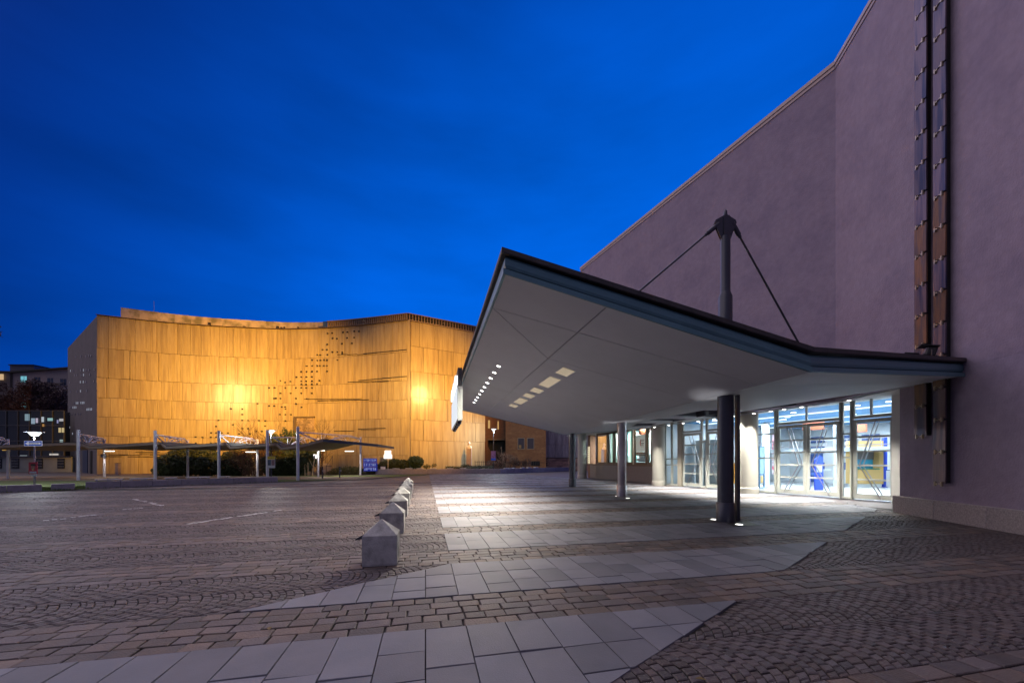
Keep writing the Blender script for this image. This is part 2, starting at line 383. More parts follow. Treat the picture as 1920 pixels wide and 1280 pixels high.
# ================================================================== RIGHT: concert hall with the stucco wall
FOLD = Vector((12.85, 15.25, 0)); D1 = Vector((-.444, 1, 0)).normalized(); N1 = Vector((-D1.y, D1.x, 0))       # D1 runs away along the far wall; N1 faces the plaza
CORN = Vector((12.06, 11.94, 0)); D2 = (FOLD - CORN).normalized(); N2 = Vector((-D2.y, D2.x, 0))
WTOP, WBOT = 17.3, 4.0
hall = thing('concert_hall', 'tall mauve stucco hall with folded wall above the glass foyer entrance', 'building', (12.06, 11.94, 0))
far_end = FOLD + D1 * 17.8
def wallpoly(o):   # outline of the hall with its plaza side pushed out by o
    near = CORN - D2 * 17
    return near, [near + N2 * o, FOLD + N2 * o + D2 * 0, far_end + N1 * o]
near, _ = wallpoly(0)
FIN = FOLD - (N1 + N2).normalized() * .5
MB().prism([near, FOLD, far_end, far_end - N1 * .5, FIN, near - N2 * .5], WBOT, WTOP).build('upper_wall', M_plaster, hall)
MB().prism([near - N2 * .51, FIN + Vector((.02, 0, 0)), far_end - N1 * .51, far_end - N1 * 14 + D1 * 3, near - N2 * 20], 4.45, WTOP - .05).build('building_core', M_plaster, hall)
JAMB = Vector((14.95, 14.3, 0))
MB().prism([near, CORN, JAMB + Vector((.02, -.02, 0)), JAMB + Vector((1.5, -1, 0)), near - N2 * 16], 0, WBOT - .004).build('lower_wall', M_plaster, hall)
# coping along the roof edge
mb = MB()
def cop(p, q, n):
    for (o0, o1, z0, z1) in ((-.3, .07, WTOP, WTOP + .16), (.0, .035, WTOP - .14, WTOP)):
        mb.slabpoly([p + n * o0 + Vector((0, 0, z0)), p + n * o1 + Vector((0, 0, z0)), q + n * o1 + Vector((0, 0, z0)), q + n * o0 + Vector((0, 0, z0))], Vector((0, 0, 1)), z1 - z0)
cop(near, FOLD, N2); MBc = mb; MBc.build('coping', M_coping, hall); mb = MB(); cop(FOLD + D1 * .02, far_end, N1); mb.build('coping', M_coping, hall)
# granite plinth
s = -.02
lens = [1.55, 1.5, 1.6, 1.5, 1.55, 1.6, 1.5]
for i, ln in enumerate(lens):
    p = CORN - D2 * (s + ln / 2 - .1)
    Bx('plinth_stone', (p.x + N2.x * .02, p.y + N2.y * .02, .26), (ln - .012, .22, .52), M_granite, hall, axes(D2), .012)
    s += ln
# white columns carrying the overhang
for (x, y) in ((11.72, 19.0), (9.62, 25.2), (6.42, 35.2)):
    c = MB().lathe((x, y, 0), [(.40, .35), (.40, 4.09)], 36).build('column', mat('column_cream', (.46, .445, .40), .6, var=.05, scale=1.2), hall, smooth=True)
    MB().lathe((x, y, 0), [(.43, .0), (.43, .26), (.425, .262), (.415, .275), (.415, .345)], 36).build('base_ring', M_steel2 if False else mat('column_base', (.5, .48, .43), .5), c, smooth=True)
# recess ceiling above the entrance
MB().prism([CORN + D2 * .1 - N2 * .3, FOLD - N1 * .02, far_end, (5.4, 38.2, 0), (8.2, 38.6, 0), (10.5, 27, 0), (15.4, 14.6, 0)], 4.1, 4.14).build('recess_ceiling', M_white, hall)
MB().prism([far_end, (5.2, 38.5, 0), (12, 40, 0), (14, 30, 0)], 4.15, 9).build('rear_wall', M_plaster, hall)

# ------------------------------------------------------------------ glass entrance
E0 = Vector((14.73, 14.77, 0)); ED = Vector((-.42, 1, 0)).normalized(); EN = Vector((ED.y, -ED.x, 0))    # EN points indoors
EAX = (ED, EN, Vector((0, 0, 1)))
def ep(s_, t_=0, z=0): q = E0 + ED * s_ + EN * t_; return Vector((q.x, q.y, z))
def ebox(name, s0, s1, z0, z1, m, parent, t0=-.04, t1=.04, bev=0): return Bx(name, ep((s0 + s1) / 2, (t0 + t1) / 2, (z0 + z1) / 2), (s1 - s0, t1 - t0, z1 - z0), m, parent, EAX, bev)
TRZ = 3.34
def door(s0, s1, hand, handle=True):
    """one glazed leaf: frame with five rows of glass between four bars, and a bent double pull rod"""
    st, bar = .13, .075; zb, zt = .06, TRZ - .03; g0, g1 = zb + .2, zt - .14
    f = MB()
    for (a, b, z0, z1) in ((s0, s0 + st, zb, zt), (s1 - st, s1, zb, zt), (s0 + st, s1 - st, zb, g0), (s0 + st, s1 - st, g1, zt)):
        f.box(ep((a + b) / 2, 0, (z0 + z1) / 2), (b - a, .07, z1 - z0), EAX)
    d = f.build('door', M_doorframe, hall)
    rh = (g1 - g0) / 5
    for k in range(5):
        z0 = g0 + k * rh
        ebox('pane', s0 + st, s1 - st, z0 + (bar / 2 if k else 0), z0 + rh - (bar / 2 if k < 4 else 0), M_glass, d, -.006, .006)
        if k: ebox('glazing_bar', s0 + st, s1 - st, z0 - bar / 2, z0 + bar / 2, M_doorframe, d, -.03, .03)
    if handle:
        w = s1 - s0
        # the rods bend towards the meeting stile at waist height
        sa, sm, sb = (s0 + .40 * w, s0 + .80 * w, s0 + .28 * w) if hand < 0 else (s0 + .60 * w, s0 + .20 * w, s0 + .72 * w)
        for t in (-.13, .15):
            m = MB(); m.tube(ep(sa, t, g1 + .05), ep(sm, t, g0 + 2 * rh), .021, 8); m.tube(ep(sm, t, g0 + 2 * rh), ep(sb, t, zb + .05), .021, 8)
            for (s_, z) in ((sa, g1 + .05), (sm, g0 + 2 * rh), (sb, zb + .06)): m.tube(ep(s_, t, z), ep(s_, 0, z), .014, 6)
            m.build('pull_rod', M_steel2, d, smooth=True)
    return d
def sidelight(s0, s1, bars=(1.75,), base=.12, z1=4.1):
    fr = .07; f = MB(); zs = [base] + list(bars) + [z1]
    for (a, b, q0, q1) in ((s0, s0 + fr, .02, z1), (s1 - fr, s1, .02, z1), (s0 + fr, s1 - fr, .02, base)): f.box(ep((a + b) / 2, 0, (q0 + q1) / 2), (b - a, .09, q1 - q0), EAX)
    for z in bars: f.box(ep((s0 + s1) / 2, 0, z), (s1 - s0 - 2 * fr, .08, .07), EAX)
    d = f.build('sidelight', M_doorframe, hall)
    for a, b in zip(zs, zs[1:]): ebox('pane', s0 + fr, s1 - fr, a + .035, b - .035, M_glass, d, -.006, .006)
    return d
def transom(s0, s1, mull=()):
    f = MB(); z0, z1 = TRZ, 4.1
    f.box(ep((s0 + s1) / 2, 0, z0 + .06), (s1 - s0, .14, .12), EAX)
    xs = [s0] + list(mull) + [s1]
    for x in xs: f.box(ep(x + (.03 if x == s0 else -.03 if x == s1 else 0), 0, (z0 + .12 + z1) / 2), (.06, .09, z1 - z0 - .12), EAX)
    d = f.build('transom', M_doorframe, hall)
    for a, b in zip(xs, xs[1:]): ebox('pane', a + .05, b - .05, z0 + .12, z1, M_glass, d, -.006, .006)
def post(s0, s1, m=M_doorframe, t0=-.12, t1=.12): ebox('post', s0, s1, 0, 4.09, m, hall, t0, t1)
post(-.30, -.02, M_white, -.3, .1)
door(.0, 1.33, -1); transom(.0, 1.33, (.72,))
sidelight(1.36, 1.74, (1.75, 2.75))
post(1.335, 1.36); post(1.74, 1.765)
door(1.78, 3.09, -1); door(3.105, 4.41, 1); transom(1.765, 4.42, (3.1,))
post(4.42, 4.47)
sidelight(4.48, 5.55, (1.75, 2.95)); sidelight(5.56, 7.1, (1.75, 2.95))
post(7.1, 7.15)
door(7.16, 8.42, -1); transom(7.15, 8.44)
sidelight(8.45, 8.81, (1.75, 2.75))
door(8.83, 10.2, 1); transom(8.82, 10.22)
ebox('post', 10.22, 10.55, 0, 4.09, mat('sand_metal', (.42, .38, .31), .5), hall, -.12, .1)
sidelight(10.56, 11.08, (1.35, 1.75)); sidelight(11.1, 11.66, (1.35, 1.75)); post(11.66, 11.75)
# ------------------------------------------------------------------ foyer
M_ifloor = mat('foyer_floor', (.5, .52, .54), .25, var=.05)
M_iwall = mat('foyer_wall', (.50, .54, .57), .7, var=.03)
M_iceil = mat('foyer_ceiling', (.10, .30, .58), .6, var=.08, scale=1)
MB().prism([ep(-.3, .1), ep(11.7, .1), ep(11.7, 13), ep(-.3 - 4, 13)], 0.0, .012).build('foyer_floor', M_ifloor, hall)
MB().prism([ep(-.3, .05), ep(11.7, .05), ep(11.7, 13), ep(-.3 - 4, 13)], 4.16, 4.3).build('foyer_ceiling', M_iceil, hall)
MB().prism([ep(-5, 13), ep(12, 13), ep(12, 13.2), ep(-5, 13.2)], 0, 4.2).build('foyer_wall', M_iwall, hall)
MB().prism([ep(11.75, .1), ep(11.95, .1), ep(11.95, 13), ep(11.75, 13)], 0, 4.2).build('foyer_wall', M_iwall, hall)
MB().prism([ep(-.5, .1), ep(-.3, .1), ep(-4.3, 13), ep(-4.5, 13)], 0, 4.2).build('foyer_wall', M_iwall, hall)
M_lens = glow('lamp_lens', (.92, .96, 1), 4)
for (s_, t_) in ((1, 2), (3, 3), (5, 2.2), (.6, 4.6), (2.2, 5.6), (4.2, 6), (6.4, 4), (8, 2.4), (9.6, 3.4), (7.4, 7), (3, 8.5), (.2, 8), (10.6, 2)):
    MB().lathe(ep(s_, t_, 0), [(.13, 4.13), (.12, 4.159)], 16).build('ceiling_light', M_lens, hall)
for (s_, t_) in ((2.4, 2.0), (7.6, 5.2), (9.3, 1.8)): ebox('ceiling_light', s_ - .3, s_ + .3, 4.13, 4.159, M_lens, hall, t_, t_ + .18)
for t_ in (3.2, 6.8, 10.2):  # bright coves running along the ceiling
    ebox('light_cove', -1.5, 11.6, 4.09, 4.158, glow('cove_light', (.8, .9, 1), 1.6), hall, t_, t_ + .05)
for (s_, t_) in ((1, 4.5), (4.5, 4.5), (8.5, 4.5), (2, 9.5), (7, 9.5)):
    lamp('foyer_light', 'AREA', ep(s_, t_, 4.0), 600, (.86, .93, 1), hall, 2.4, to=ep(s_, t_, 0))
# windows and radiators of the back wall
M_navy = mat('navy_panel', (.03, .07, .22), .5)
for k in range(9):
    s_ = -3.5 + k * 1.6
    for z0, z1 in ((1.0, 1.5), (2.2, 2.7), (2.95, 3.4)):
        ebox('wall_window', s_, s_ + .95, z0, z1, M_navy, hall, 12.93, 13.0 - .002)
# things standing in the foyer
M_ochre = mat('ochre_panel', (.50, .33, .12), .5, var=.05)
def fo(x, y0, y1=None): return G(x, y0)
c = G(1629, 913)
kx = axes((1, -.15))
k = thing('ticket_booth', 'ochre ticket booth with teal window behind the single glass door', 'booth', (c.x, c.y, .012))
mb = MB(); H = 2.9
mb.box((c.x, c.y + .3, .2 + .45), (1.75, .5, .9), kx); mb.box((c.x, c.y + .3, 2.55), (1.75, .5, .6), kx)
for sx in (-.75, .75): mb.box(Vector((c.x, c.y + .3, 1.68)) + kx[0] * sx, (.25, .5, 1.15), kx)
mb.build('cabinet', M_ochre, k); Bx('plinth', (c.x, c.y + .3, .106), (1.6, .4, .19), M_iwall, k, kx)
Bx('counter', (c.x, c.y + .2, 1.12), (1.2, .5, .05), mat('green_counter', (.02, .16, .09), .4), k, kx); Bx('back_panel', (c.x, c.y + .5, 1.7), (1.24, .06, 1.1), mat('teal_panel', (.02, .22, .34), .4), k, kx)
Bx('shade_box', (c.x, c.y + .45, 1.95), (1.2, .12, .5), mat('shade_brown', (.12, .1, .09), .5), k, kx)
c = G(1644, 912); t = thing('blue_post', 'square bright blue post beside the ochre ticket booth', 'post', (c.x, c.y - .5, .012))
Bx('shaft', (c.x, c.y - .5, 1.55), (.17, .17, 3.07), M_blue, t); Bx('foot', (c.x, c.y - .5, .03), (.3, .3, .036), M_blue, t)
c = G(1502, 899); MB().lathe((c.x, c.y, 0), [(.5, .012), (.5, 4.15)], 24).build('column', mat('brown_column', (.26, .19, .10), .6), hall, smooth=True)
c = G(1536, 919); t = thing('info_stele', 'blue info stele with slanted top standing behind the double door', 'stele', (c.x, c.y, .012))
MB().slabpoly([(c.x - .22, c.y, .03), (c.x + .22, c.y, .03), (c.x + .22, c.y, 1.75), (c.x + .05, c.y, 1.9), (c.x - .22, c.y, 1.7)], Vector((0, 1, 0)), .08).build('panel', M_blue, t)
Bx('foot', (c.x, c.y + .04, .022), (.6, .4, .018), M_steel2, t); Bx('notice', (c.x, c.y - .008, 1.2), (.3, .008, .4), M_iwall, t)
c = G(1519, 912); t = thing('leaflet_rack', 'dark blue leaflet rack left of the info stele indoors', 'rack', (c.x, c.y, .012))
Bx('post', (c.x, c.y, .75), (.06, .06, 1.48), M_blue, t); Bx('foot', (c.x, c.y, .022), (.36, .3, .02), M_blue, t)
for z in (.8, 1.1, 1.4): Bx('tray', (c.x, c.y - .06, z), (.34, .08, .2), M_navy, t)
c = G(1428, 914); t = thing('poster_stand', 'tall blue framed poster stand behind the glass right of a white column', 'poster stand', (c.x, c.y, .012))
px = axes((.8, .6))
mb = MB()
for s_ in (-.36, .36): mb.box(Vector((c.x, c.y, 1.25)) + px[0] * s_, (.06, .06, 2.47), px)
mb.box((c.x, c.y, 2.46), (.66, .06, .06), px); mb.box((c.x, c.y, .8), (.66, .06, .06), px); mb.build('frame', mat('petrol_frame', (.03, .12, .22), .4), t)
Bx('poster', (c.x, c.y, 1.63), (.64, .03, 1.58), mat('grey_poster', (.22, .33, .36), .5, var=.3, scale=3), t, px); Bx('foot', (c.x, c.y, .02), (.95, .5, .02), mat('petrol_frame', (.03, .12, .22)), t, px)
Bx('paper', (c.x, c.y - .02, .5), (.3, .02, .42), M_ochre, t, px)
c = G(1452, 905); t = thing('hanging_banner', 'narrow pink and white banner hanging inside by the door post', 'banner', (c.x, c.y, 3.6))
Bx('cloth', (c.x, c.y, 2.1), (.34, .02, 2.9), mat('banner_cloth', (.75, .72, .74), .8, var=.1, stain=((.7, .09, .16), 1.6)), t); Bx('rod', (c.x, c.y, 3.57), (.42, .04, .04), M_steel2, t)
c = G(1374, 912); t = thing('orange_display', 'orange display panel glimpsed behind the dark front steel column', 'display', (c.x, c.y, .012))
Bx('panel', (c.x, c.y, .85), (.9, .06, 1.3), mat('orange_panel', (.75, .26, .02), .5), t)
for s_ in (-.3, .3): Bx('leg', (c.x + s_, c.y + .06, .45), (.05, .05, .87), M_steel2, t)
for (xa, xb, yb, lb) in ((1550, 1572, 899, 'white railing with thin bars indoors behind the right leaf of the double door'), (1655, 1672, 896, 'white railing with thin bars indoors right of the blue post')):
    p, q = G(xa, yb), G(xb, yb); t = thing('white_railing', lb, 'railing', (p.x, p.y, .012))
    for z in (.12, 1.0): MB().tube((p.x, p.y, z), (q.x, q.y, z), .025, 6).build('rail', M_iwall, t)
    n = 7
    for i in range(n): pp = p.lerp(q, i / (n - 1)); MB().tube((pp.x, pp.y, .012), (pp.x, pp.y, 1), .014, 5).build('baluster', M_iwall, t)
# pale columns, a gallery balustrade, a long counter and dark doorways give the foyer depth
for (s_, t_) in ((2.7, 7.5), (6.2, 8.5), (9.0, 6.0), (-.6, 9.5)): MB().lathe(ep(s_, t_, 0), [(.22, .012), (.22, 4.15)], 20).build('foyer_column', M_iwall, hall, smooth=True)
for z in (2.55, 2.95): ebox('gallery_rail', -3, 11.6, z, z + .06, M_steel2, hall, 9.0, 9.06)
ebox('gallery_slab', -3.2, 11.7, 2.2, 2.45, M_iwall, hall, 9.0, 10.6)
for i in range(26): ebox('gallery_baluster', -3 + i * .56, -2.97 + i * .56, 2.45, 2.95, M_steel2, hall, 9.01, 9.04)
for s_ in (.5, 3.6, 6.8, 9.4): ebox('doorway', s_, s_ + 1.1, .012, 2.15, M_navy, hall, 12.9, 12.99)
c = ep(3.7, 10.8); t = thing('long_counter', 'pale long counter far inside the foyer under the gallery', 'counter', (c.x, c.y, .012)); ebox('body', 2.2, 5.2, .013, 1.02, M_iwall, t, 10.8, 11.3); ebox('top', 2.15, 5.25, 1.025, 1.07, M_navy, t, 10.75, 11.35)
for (s_, lb) in ((5.9, 'round bar table deep in the foyer, left of the brown column'), (1.2, 'round bar table deep in the foyer, seen through the single door')):
    c = ep(s_, 6.4); t = thing('bar_table', lb, 'table', (c.x, c.y, .012)); MB().lathe(c, [(.25, .013), (.03, .05), (.03, 1.08)], 14).build('stem', M_steel2, t); MB().lathe(c, [(.38, 1.08), (.38, 1.11)], 18).build('top', M_iwall, t)
ebox('brick_frieze', 4.6, 5.6, 3.3, 3.75, mat('rust_panel', (.34, .10, .05), .6), hall, 4.0, 4.15)
ebox('brick_frieze', 3.2, 3.7, 3.1, 3.5, mat('rust_panel', (.34, .10, .05), .6), hall, 5.0, 5.15)
ebox('cabinet_wall', 9.0, 11.6, .012, 3.0, M_iwall, hall, 2.6, 2.8)
# ------------------------------------------------------------------ box-office windows further along
W0 = Vector((10.05, 26.9, 0)); W1 = Vector((7.6, 37.0, 0)); WD = (W1 - W0).normalized(); WN = Vector((WD.y, -WD.x, 0)); WAX = (WD, WN, Vector((0, 0, 1))); WLEN = (W1 - W0).length
def wp(s_, t_=0, z=0): q = W0 + WD * s_ + WN * t_; return Vector((q.x, q.y, z))
def wbox(name, s0, s1, z0, z1, m, parent, t0=-.04, t1=.04): return Bx(name, wp((s0 + s1) / 2, (t0 + t1) / 2, (z0 + z1) / 2), (s1 - s0, t1 - t0, z1 - z0), m, parent, WAX)
M_gran2 = mat('grey_granite', (.20, .18, .175), .6, var=.25, scale=25, isl=.08)
n = 8
for i in range(n): wbox('wall_stone', WLEN * i / n + .004, WLEN * (i + 1) / n - .004, 0, 1.22, M_gran2, hall, -.1, .3)
wbox('window_sill', -.02, WLEN + .02, 1.222, 1.33, M_bronze, hall, -.16, .32)
def wpx(x):   # distance along the box office wall of a sight line through picture column x
    k = (x - CX) / FPX; return (k * W0.y - W0.x) / (WD.x - k * WD.y)
lst = [(1214, 1223), (1190, 1212.5), (1174, 1188), (1152, 1172), (1140, 1151), (1119.5, 1139)]
M_teal = mat('teal_curtain', (.10, .42, .44), .6); M_greyd = mat('grey_door_blue', (.13, .18, .22), .4); M_pale = mat('pale_green_pane', (.55, .72, .66), .5)
backs = [M_greyd, None, M_teal, M_teal, M_pale, M_greyd]
for (xa, xb), bm in zip(lst, backs):
    s0, s1 = sorted((max(0, wpx(xb)), min(WLEN, wpx(xa)))); fr = .1
    f = MB()
    for (a, b, z0, z1) in ((s0, s0 + fr, 1.332, 4.09), (s1 - fr, s1, 1.332, 4.09), (s0 + fr, s1 - fr, 1.332, 1.5), (s0 + fr, s1 - fr, 3.95, 4.09)): f.box(wp((a + b) / 2, 0, (z0 + z1) / 2), (b - a, .12, z1 - z0), WAX)
    w = f.build('window', M_bronze, hall)
    wbox('pane', s0 + fr, s1 - fr, 1.5, 3.95, M_glass, w, -.006, .006)
    if bm: wbox('curtain', s0 + fr + .02, s1 - fr - .02, 1.5, 4.05, bm, w, .3, .34); wbox('light_strip', s1 - fr - .16, s1 - fr - .06, 1.5, 4.05, glow('tube_light', (.75, 1, .85), 1.3), w, .2, .26)
    else:
        POS = (s0 + fr, s1 - fr)
        wbox('curtain', s0 + fr, s1 - fr, 3.6, 4.05, mat('rust_panel', (.34, .10, .05)), w, .3, .34)
        wbox('curtain', s0 + fr, s1 - fr, 1.55, 2.05, M_greyd, w, .3, .34)
        wbox('ledge', s0 + fr, s1 - fr, 1.62, 1.80, M_iwall, w, .1, .3)
wbox('end_pier', WLEN + .02, WLEN + .55, 0, 4.09, mat('pier_brick', (.20, .10, .06), .8, var=.3, scale=12), hall, -.05, .5)
wbox('back_wall', -.1, WLEN + .5, .0, 4.1, M_iwall, hall, 1.3, 1.4)
for s_ in (2, 5, 8): lamp('office_light', 'AREA', wp(s_, .7, 4.0), 420, (.9, 1, .95), hall, 1.0, to=wp(s_, .7, 0))
a, b = POS; mid = (a + b) / 2
t = thing('event_poster', 'white poster with red arc and black lettering in the box office window', 'poster', wp(mid, .05, 2.3)); 
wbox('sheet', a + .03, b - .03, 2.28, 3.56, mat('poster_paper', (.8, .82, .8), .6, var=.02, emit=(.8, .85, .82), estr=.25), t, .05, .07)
# red arc
mb = MB(); cc = mid + .02; nseg = 10; cz = 2.98
for i in range(nseg):
    a0, a1 = radians(105 + 150 * i / nseg), radians(105 + 150 * (i + 1) / nseg)
    # seen from the plaza, the far end of the wall is on the viewer's left
    def q(r, aa, t_): return wp(cc - .1 - r * cos(aa) * .8 + .0, t_, cz + r * sin(aa))
    wds = lambda aa: .12 * sin((math.degrees(aa) - 105) / 150 * pi) + .015
    pts = [q(.30, a0, .044), q(.30, a1, .044), q(.30 - wds(a1), a1, .044), q(.30 - wds(a0), a0, .044)]
    mb.slabpoly(pts, WN, .004)
mb.build('red_arc', mat('poster_red', (.6, .02, .03), .6), t)
def text(name, body, loc, xdir, size, m, parent, align='CENTER', ext=.003):
    c_ = bpy.data.curves.new(name, 'FONT'); c_.body = body; c_.size = size; c_.align_x = align; c_.align_y = 'CENTER'; c_.extrude = ext; c_.materials.append(m)
    tmp = bpy.data.objects.new('tmp', c_); COL.objects.link(tmp); dg = bpy.context.evaluated_depsgraph_get()
    me = bpy.data.meshes.new_from_object(tmp.evaluated_get(dg)); bpy.data.objects.remove(tmp); bpy.data.curves.remove(c_)
    if not me.materials: me.materials.append(m)
    o = bpy.data.objects.new(name, me); COL.objects.link(o); x = Vector(xdir).normalized(); z = Vector((0, 0, 1)); y = x.cross(z)   # y: depth
    o.matrix_local = Matrix(((x.x, z.x, x.cross(z).x, 0), (x.y, z.y, x.cross(z).y, 0), (x.z, z.z, x.cross(z).z, 0), (0, 0, 0, 1)))
    o.location = Vector(loc) - WL.get(parent.name, Vector((0, 0, 0))); o.parent = parent; return o
M_ink = mat('black_ink', (.02, .02, .02), .7)
text('lettering', 'EASY', wp(mid - .16, .043, 3.12), -WD, .24, M_ink, t)
for i, (w_, z) in enumerate(((.42, 2.93), (.36, 2.82), (.44, 2.68))):
    mb = MB()
    for j in range(5): mb.box(wp(mid - .16 + (j - 2) * w_ / 5, .046, z), (w_ / 5 * .7, .003, .07 if i < 2 else .03), WAX)
    mb.build('print_line', M_ink, t)
wbox('caption_strip', a + .06, b - .02, 2.02, 2.27, M_dark, t, .05, .07)
mb = MB()
for j in range(6): mb.box(wp(a + .18 + j * (b - a - .3) / 6, .046, 2.145), ((b - a) / 9, .003, .1), WAX)
mb.build('print_line', M_iwall, t)
# lit gridded panel on the end pier
p = wp(WLEN + .3, -.12, 2.1)
t = thing('light_grid_panel', 'small lit panel with a dark grid at the end of the box office wall', 'light panel', (p.x, p.y, 1.35))
wbox('lens', WLEN + .12, WLEN + .5, 1.35, 3.0, glow('panel_light', (1, .85, .55), 1.1), t, -.10, -.056)
for i in range(4): wbox('grid_bar', WLEN + .12 + i * .12, WLEN + .14 + i * .12, 1.35, 3.0, M_bronze, t, -.115, -.101)
for i in range(9): wbox('grid_bar', WLEN + .12, WLEN + .5, 1.4 + i * .19, 1.42 + i * .19, M_bronze, t, -.13, -.116)

# ------------------------------------------------------------------ two vertical strips of metal plates on the wall
M_plate = mat('plate_metal', (.16, .115, .135), .38, metal=.7, var=.25, scale=5, stretch=(6, 6, .5), isl=.25, stain=((.035, .04, .09), .8))
M_rust = mat('rusty_plate', (.22, .115, .065), .45, metal=.55, var=.35, scale=5, stretch=(5, 5, .6), isl=.35, stain=((.10, .075, .085), 1.2))
M_clip = mat('clip_metal', (.5, .42, .32), .4, metal=.8)
def rw(x):   # point of the near wall seen through picture column x
    k = (x - CX) / FPX; u = (k * CORN.y - CORN.x) / (D2.x - k * D2.y); return CORN + D2 * u
WX2 = axes(D2)
for (xa, xb, zb, lb) in ((1729, 1752, None, 'shorter strip of weathered metal plates on the wall, next to the fold'), (1765, 1789, None, 'longer strip of weathered metal plates on the wall, reaching below the canopy')):
    p, q = rw(xa), rw(xb); c = (p + q) / 2; w = (p - q).length
    yb = 818 if xa < 1750 else 907; z = EYE - (yb - HY) / FPX * c.y
    t = thing('metal_strip', lb, 'wall sculpture', (c.x, c.y, z), 0, 'strips of metal plates on the stucco wall')
    bb = MB(); bb.box((c.x + N2.x * .07, c.y + N2.y * .07, (z + WTOP + .5) / 2), (w * .45, .14, WTOP + .5 - z - .06), WX2); bb.build('rail', M_black, t)
    h = .86; zz = z; i = 0
    while zz < WTOP + .4:
        cc = c + N2 * (.17 + R.uniform(-.004, .004))
        tilt = R.uniform(-.008, .008)
        ax = (D2, (N2 * 1 + Vector((0, 0, tilt))).normalized(), Vector((0, 0, 1)) - N2 * tilt)
        Bx('plate', (cc.x, cc.y, zz + h / 2), (w, .035, h - .05), M_rust if R.random() < (.15 if zz > 8 else .5) else M_plate, t, ax)
        for sg in (-1, 1):
            k_ = MB(); b0 = c + N2 * .2 + D2 * sg * w * .27
            k_.box((b0.x, b0.y, zz), (.035, .045, .12), WX2)
            k_.box((b0.x - D2.x * sg * .03, b0.y - D2.y * sg * .03, zz), (.09, .03, .03), WX2); k_.build('clip', M_clip, t)
        zz += h
# ================================================================== ENTRANCE CANOPY
F1 = Vector((5.69, 7.33, 3.3)); F2 = Vector((3.36, 24.7, 3.3)); TIP = P(948, 514, 7.0)
NO = (F2 - F1).cross(TIP - F1).normalized(); NO = NO if NO.z > 0 else -NO
FL = onplane(850, 764, F1, NO)
WA = Vector((11.5, 9.82, 3.77)); WB = Vector((8.75, 24.5, 3.74))
NI = (F2 - F1).cross(WA - F1).normalized(); NI = NI if NI.z > 0 else -NI
def pi_(x, y): return onplane(x, y, F1, NI)
def po(x, y): return onplane(x, y, F1, NO)
canopy = thing('entrance_canopy', 'wing-shaped entrance canopy with grey soffit on steel columns', 'canopy', (5.67, 10.2, 0))
# soffit panels: the outer wing is cut by two long seams, a cross seam and a short diagonal
sA0, sA1 = po(1140, 573), po(907.5, 777.5); sB0, sB1 = po(924, 577), po(1421, 721); sD1 = po(1303, 751); X1 = po(1027, 672)
def isect(p, d, q, e_):   # nearest point of line p+d on line q+e_
    n = d.cross(e_); return p + d * ((q - p).cross(e_).dot(n) / n.dot(n))
dA = sA1 - sA0; dB = sB1 - sB0; dL = FL - TIP; dF = F2 - F1; dFar = F2 - FL
A0 = isect(TIP, F1 - TIP, sA0, dA); A1 = isect(FL, dFar, sA0, dA)
Bl = isect(TIP, dL, sB0, dB); Bf = isect(F1, dF, sB0, dB); AB_ = isect(sA0, dA, sB0, dB)
AD = isect(sA0, dA, X1, (sD1 - X1)); Df = isect(F1, dF, X1, sD1 - X1); Dl = isect(TIP, dL, X1, sD1 - X1)
outer = [[TIP, A0, AB_, Bl], [A0, F1, Bf, AB_], [Bl, AB_, AD], [AB_, Bf, Df, AD], [Bl, AD, A1, FL], [AD, Df, F2, A1]]
def inset(poly, g, nrm):
    n = len(poly); c = sum(poly, Vector()) / n; out = []
    for i in range(n):
        p0, p, p1 = poly[i - 1], poly[i], poly[(i + 1) % n]; d0 = (p - p0).normalized(); d1 = (p1 - p).normalized()
        n0 = nrm.cross(d0); n1 = nrm.cross(d1)
        if n0.dot(c - p) < 0: n0 = -n0
        if n1.dot(c - p) < 0: n1 = -n1
        b = (n0 + n1); out.append(p + b * (g / max(.3, 1 + n0.dot(n1))))
    return out
def holed(poly, holes, nrm, th, name, m):
    """flat panel with openings and real thickness"""
    loops = [poly] + holes; tris = tessellate_polygon([[Vector(p) for p in l] for l in loops]); flat = [p for l in loops for p in l]
    mb = MB(); N_ = len(flat); up = [p + nrm * th for p in flat]; fs = []
    for t in tris: fs += [tuple(t), tuple(i + N_ for i in reversed(t))]
    o = 0
    for l in loops:
        for i in range(len(l)): fs.append((o + i, o + (i + 1) % len(l), N_ + o + (i + 1) % len(l), N_ + o + i))
        o += len(l)
    mb.add(flat + up, fs); ob = mb.build(name, m, canopy)
    bm_ = bmesh.new(); bm_.from_mesh(ob.data); bmesh.ops.recalc_face_normals(bm_, faces=bm_.faces); bm_.to_mesh(ob.data); bm_.free(); return ob
DL = [(935, 686), (927, 697), (921, 707), (914, 716), (908, 724), (903, 731), (899, 737), (895, 743), (892, 749), (889, 754)]
dls = [po(x, y) for x, y in DL]
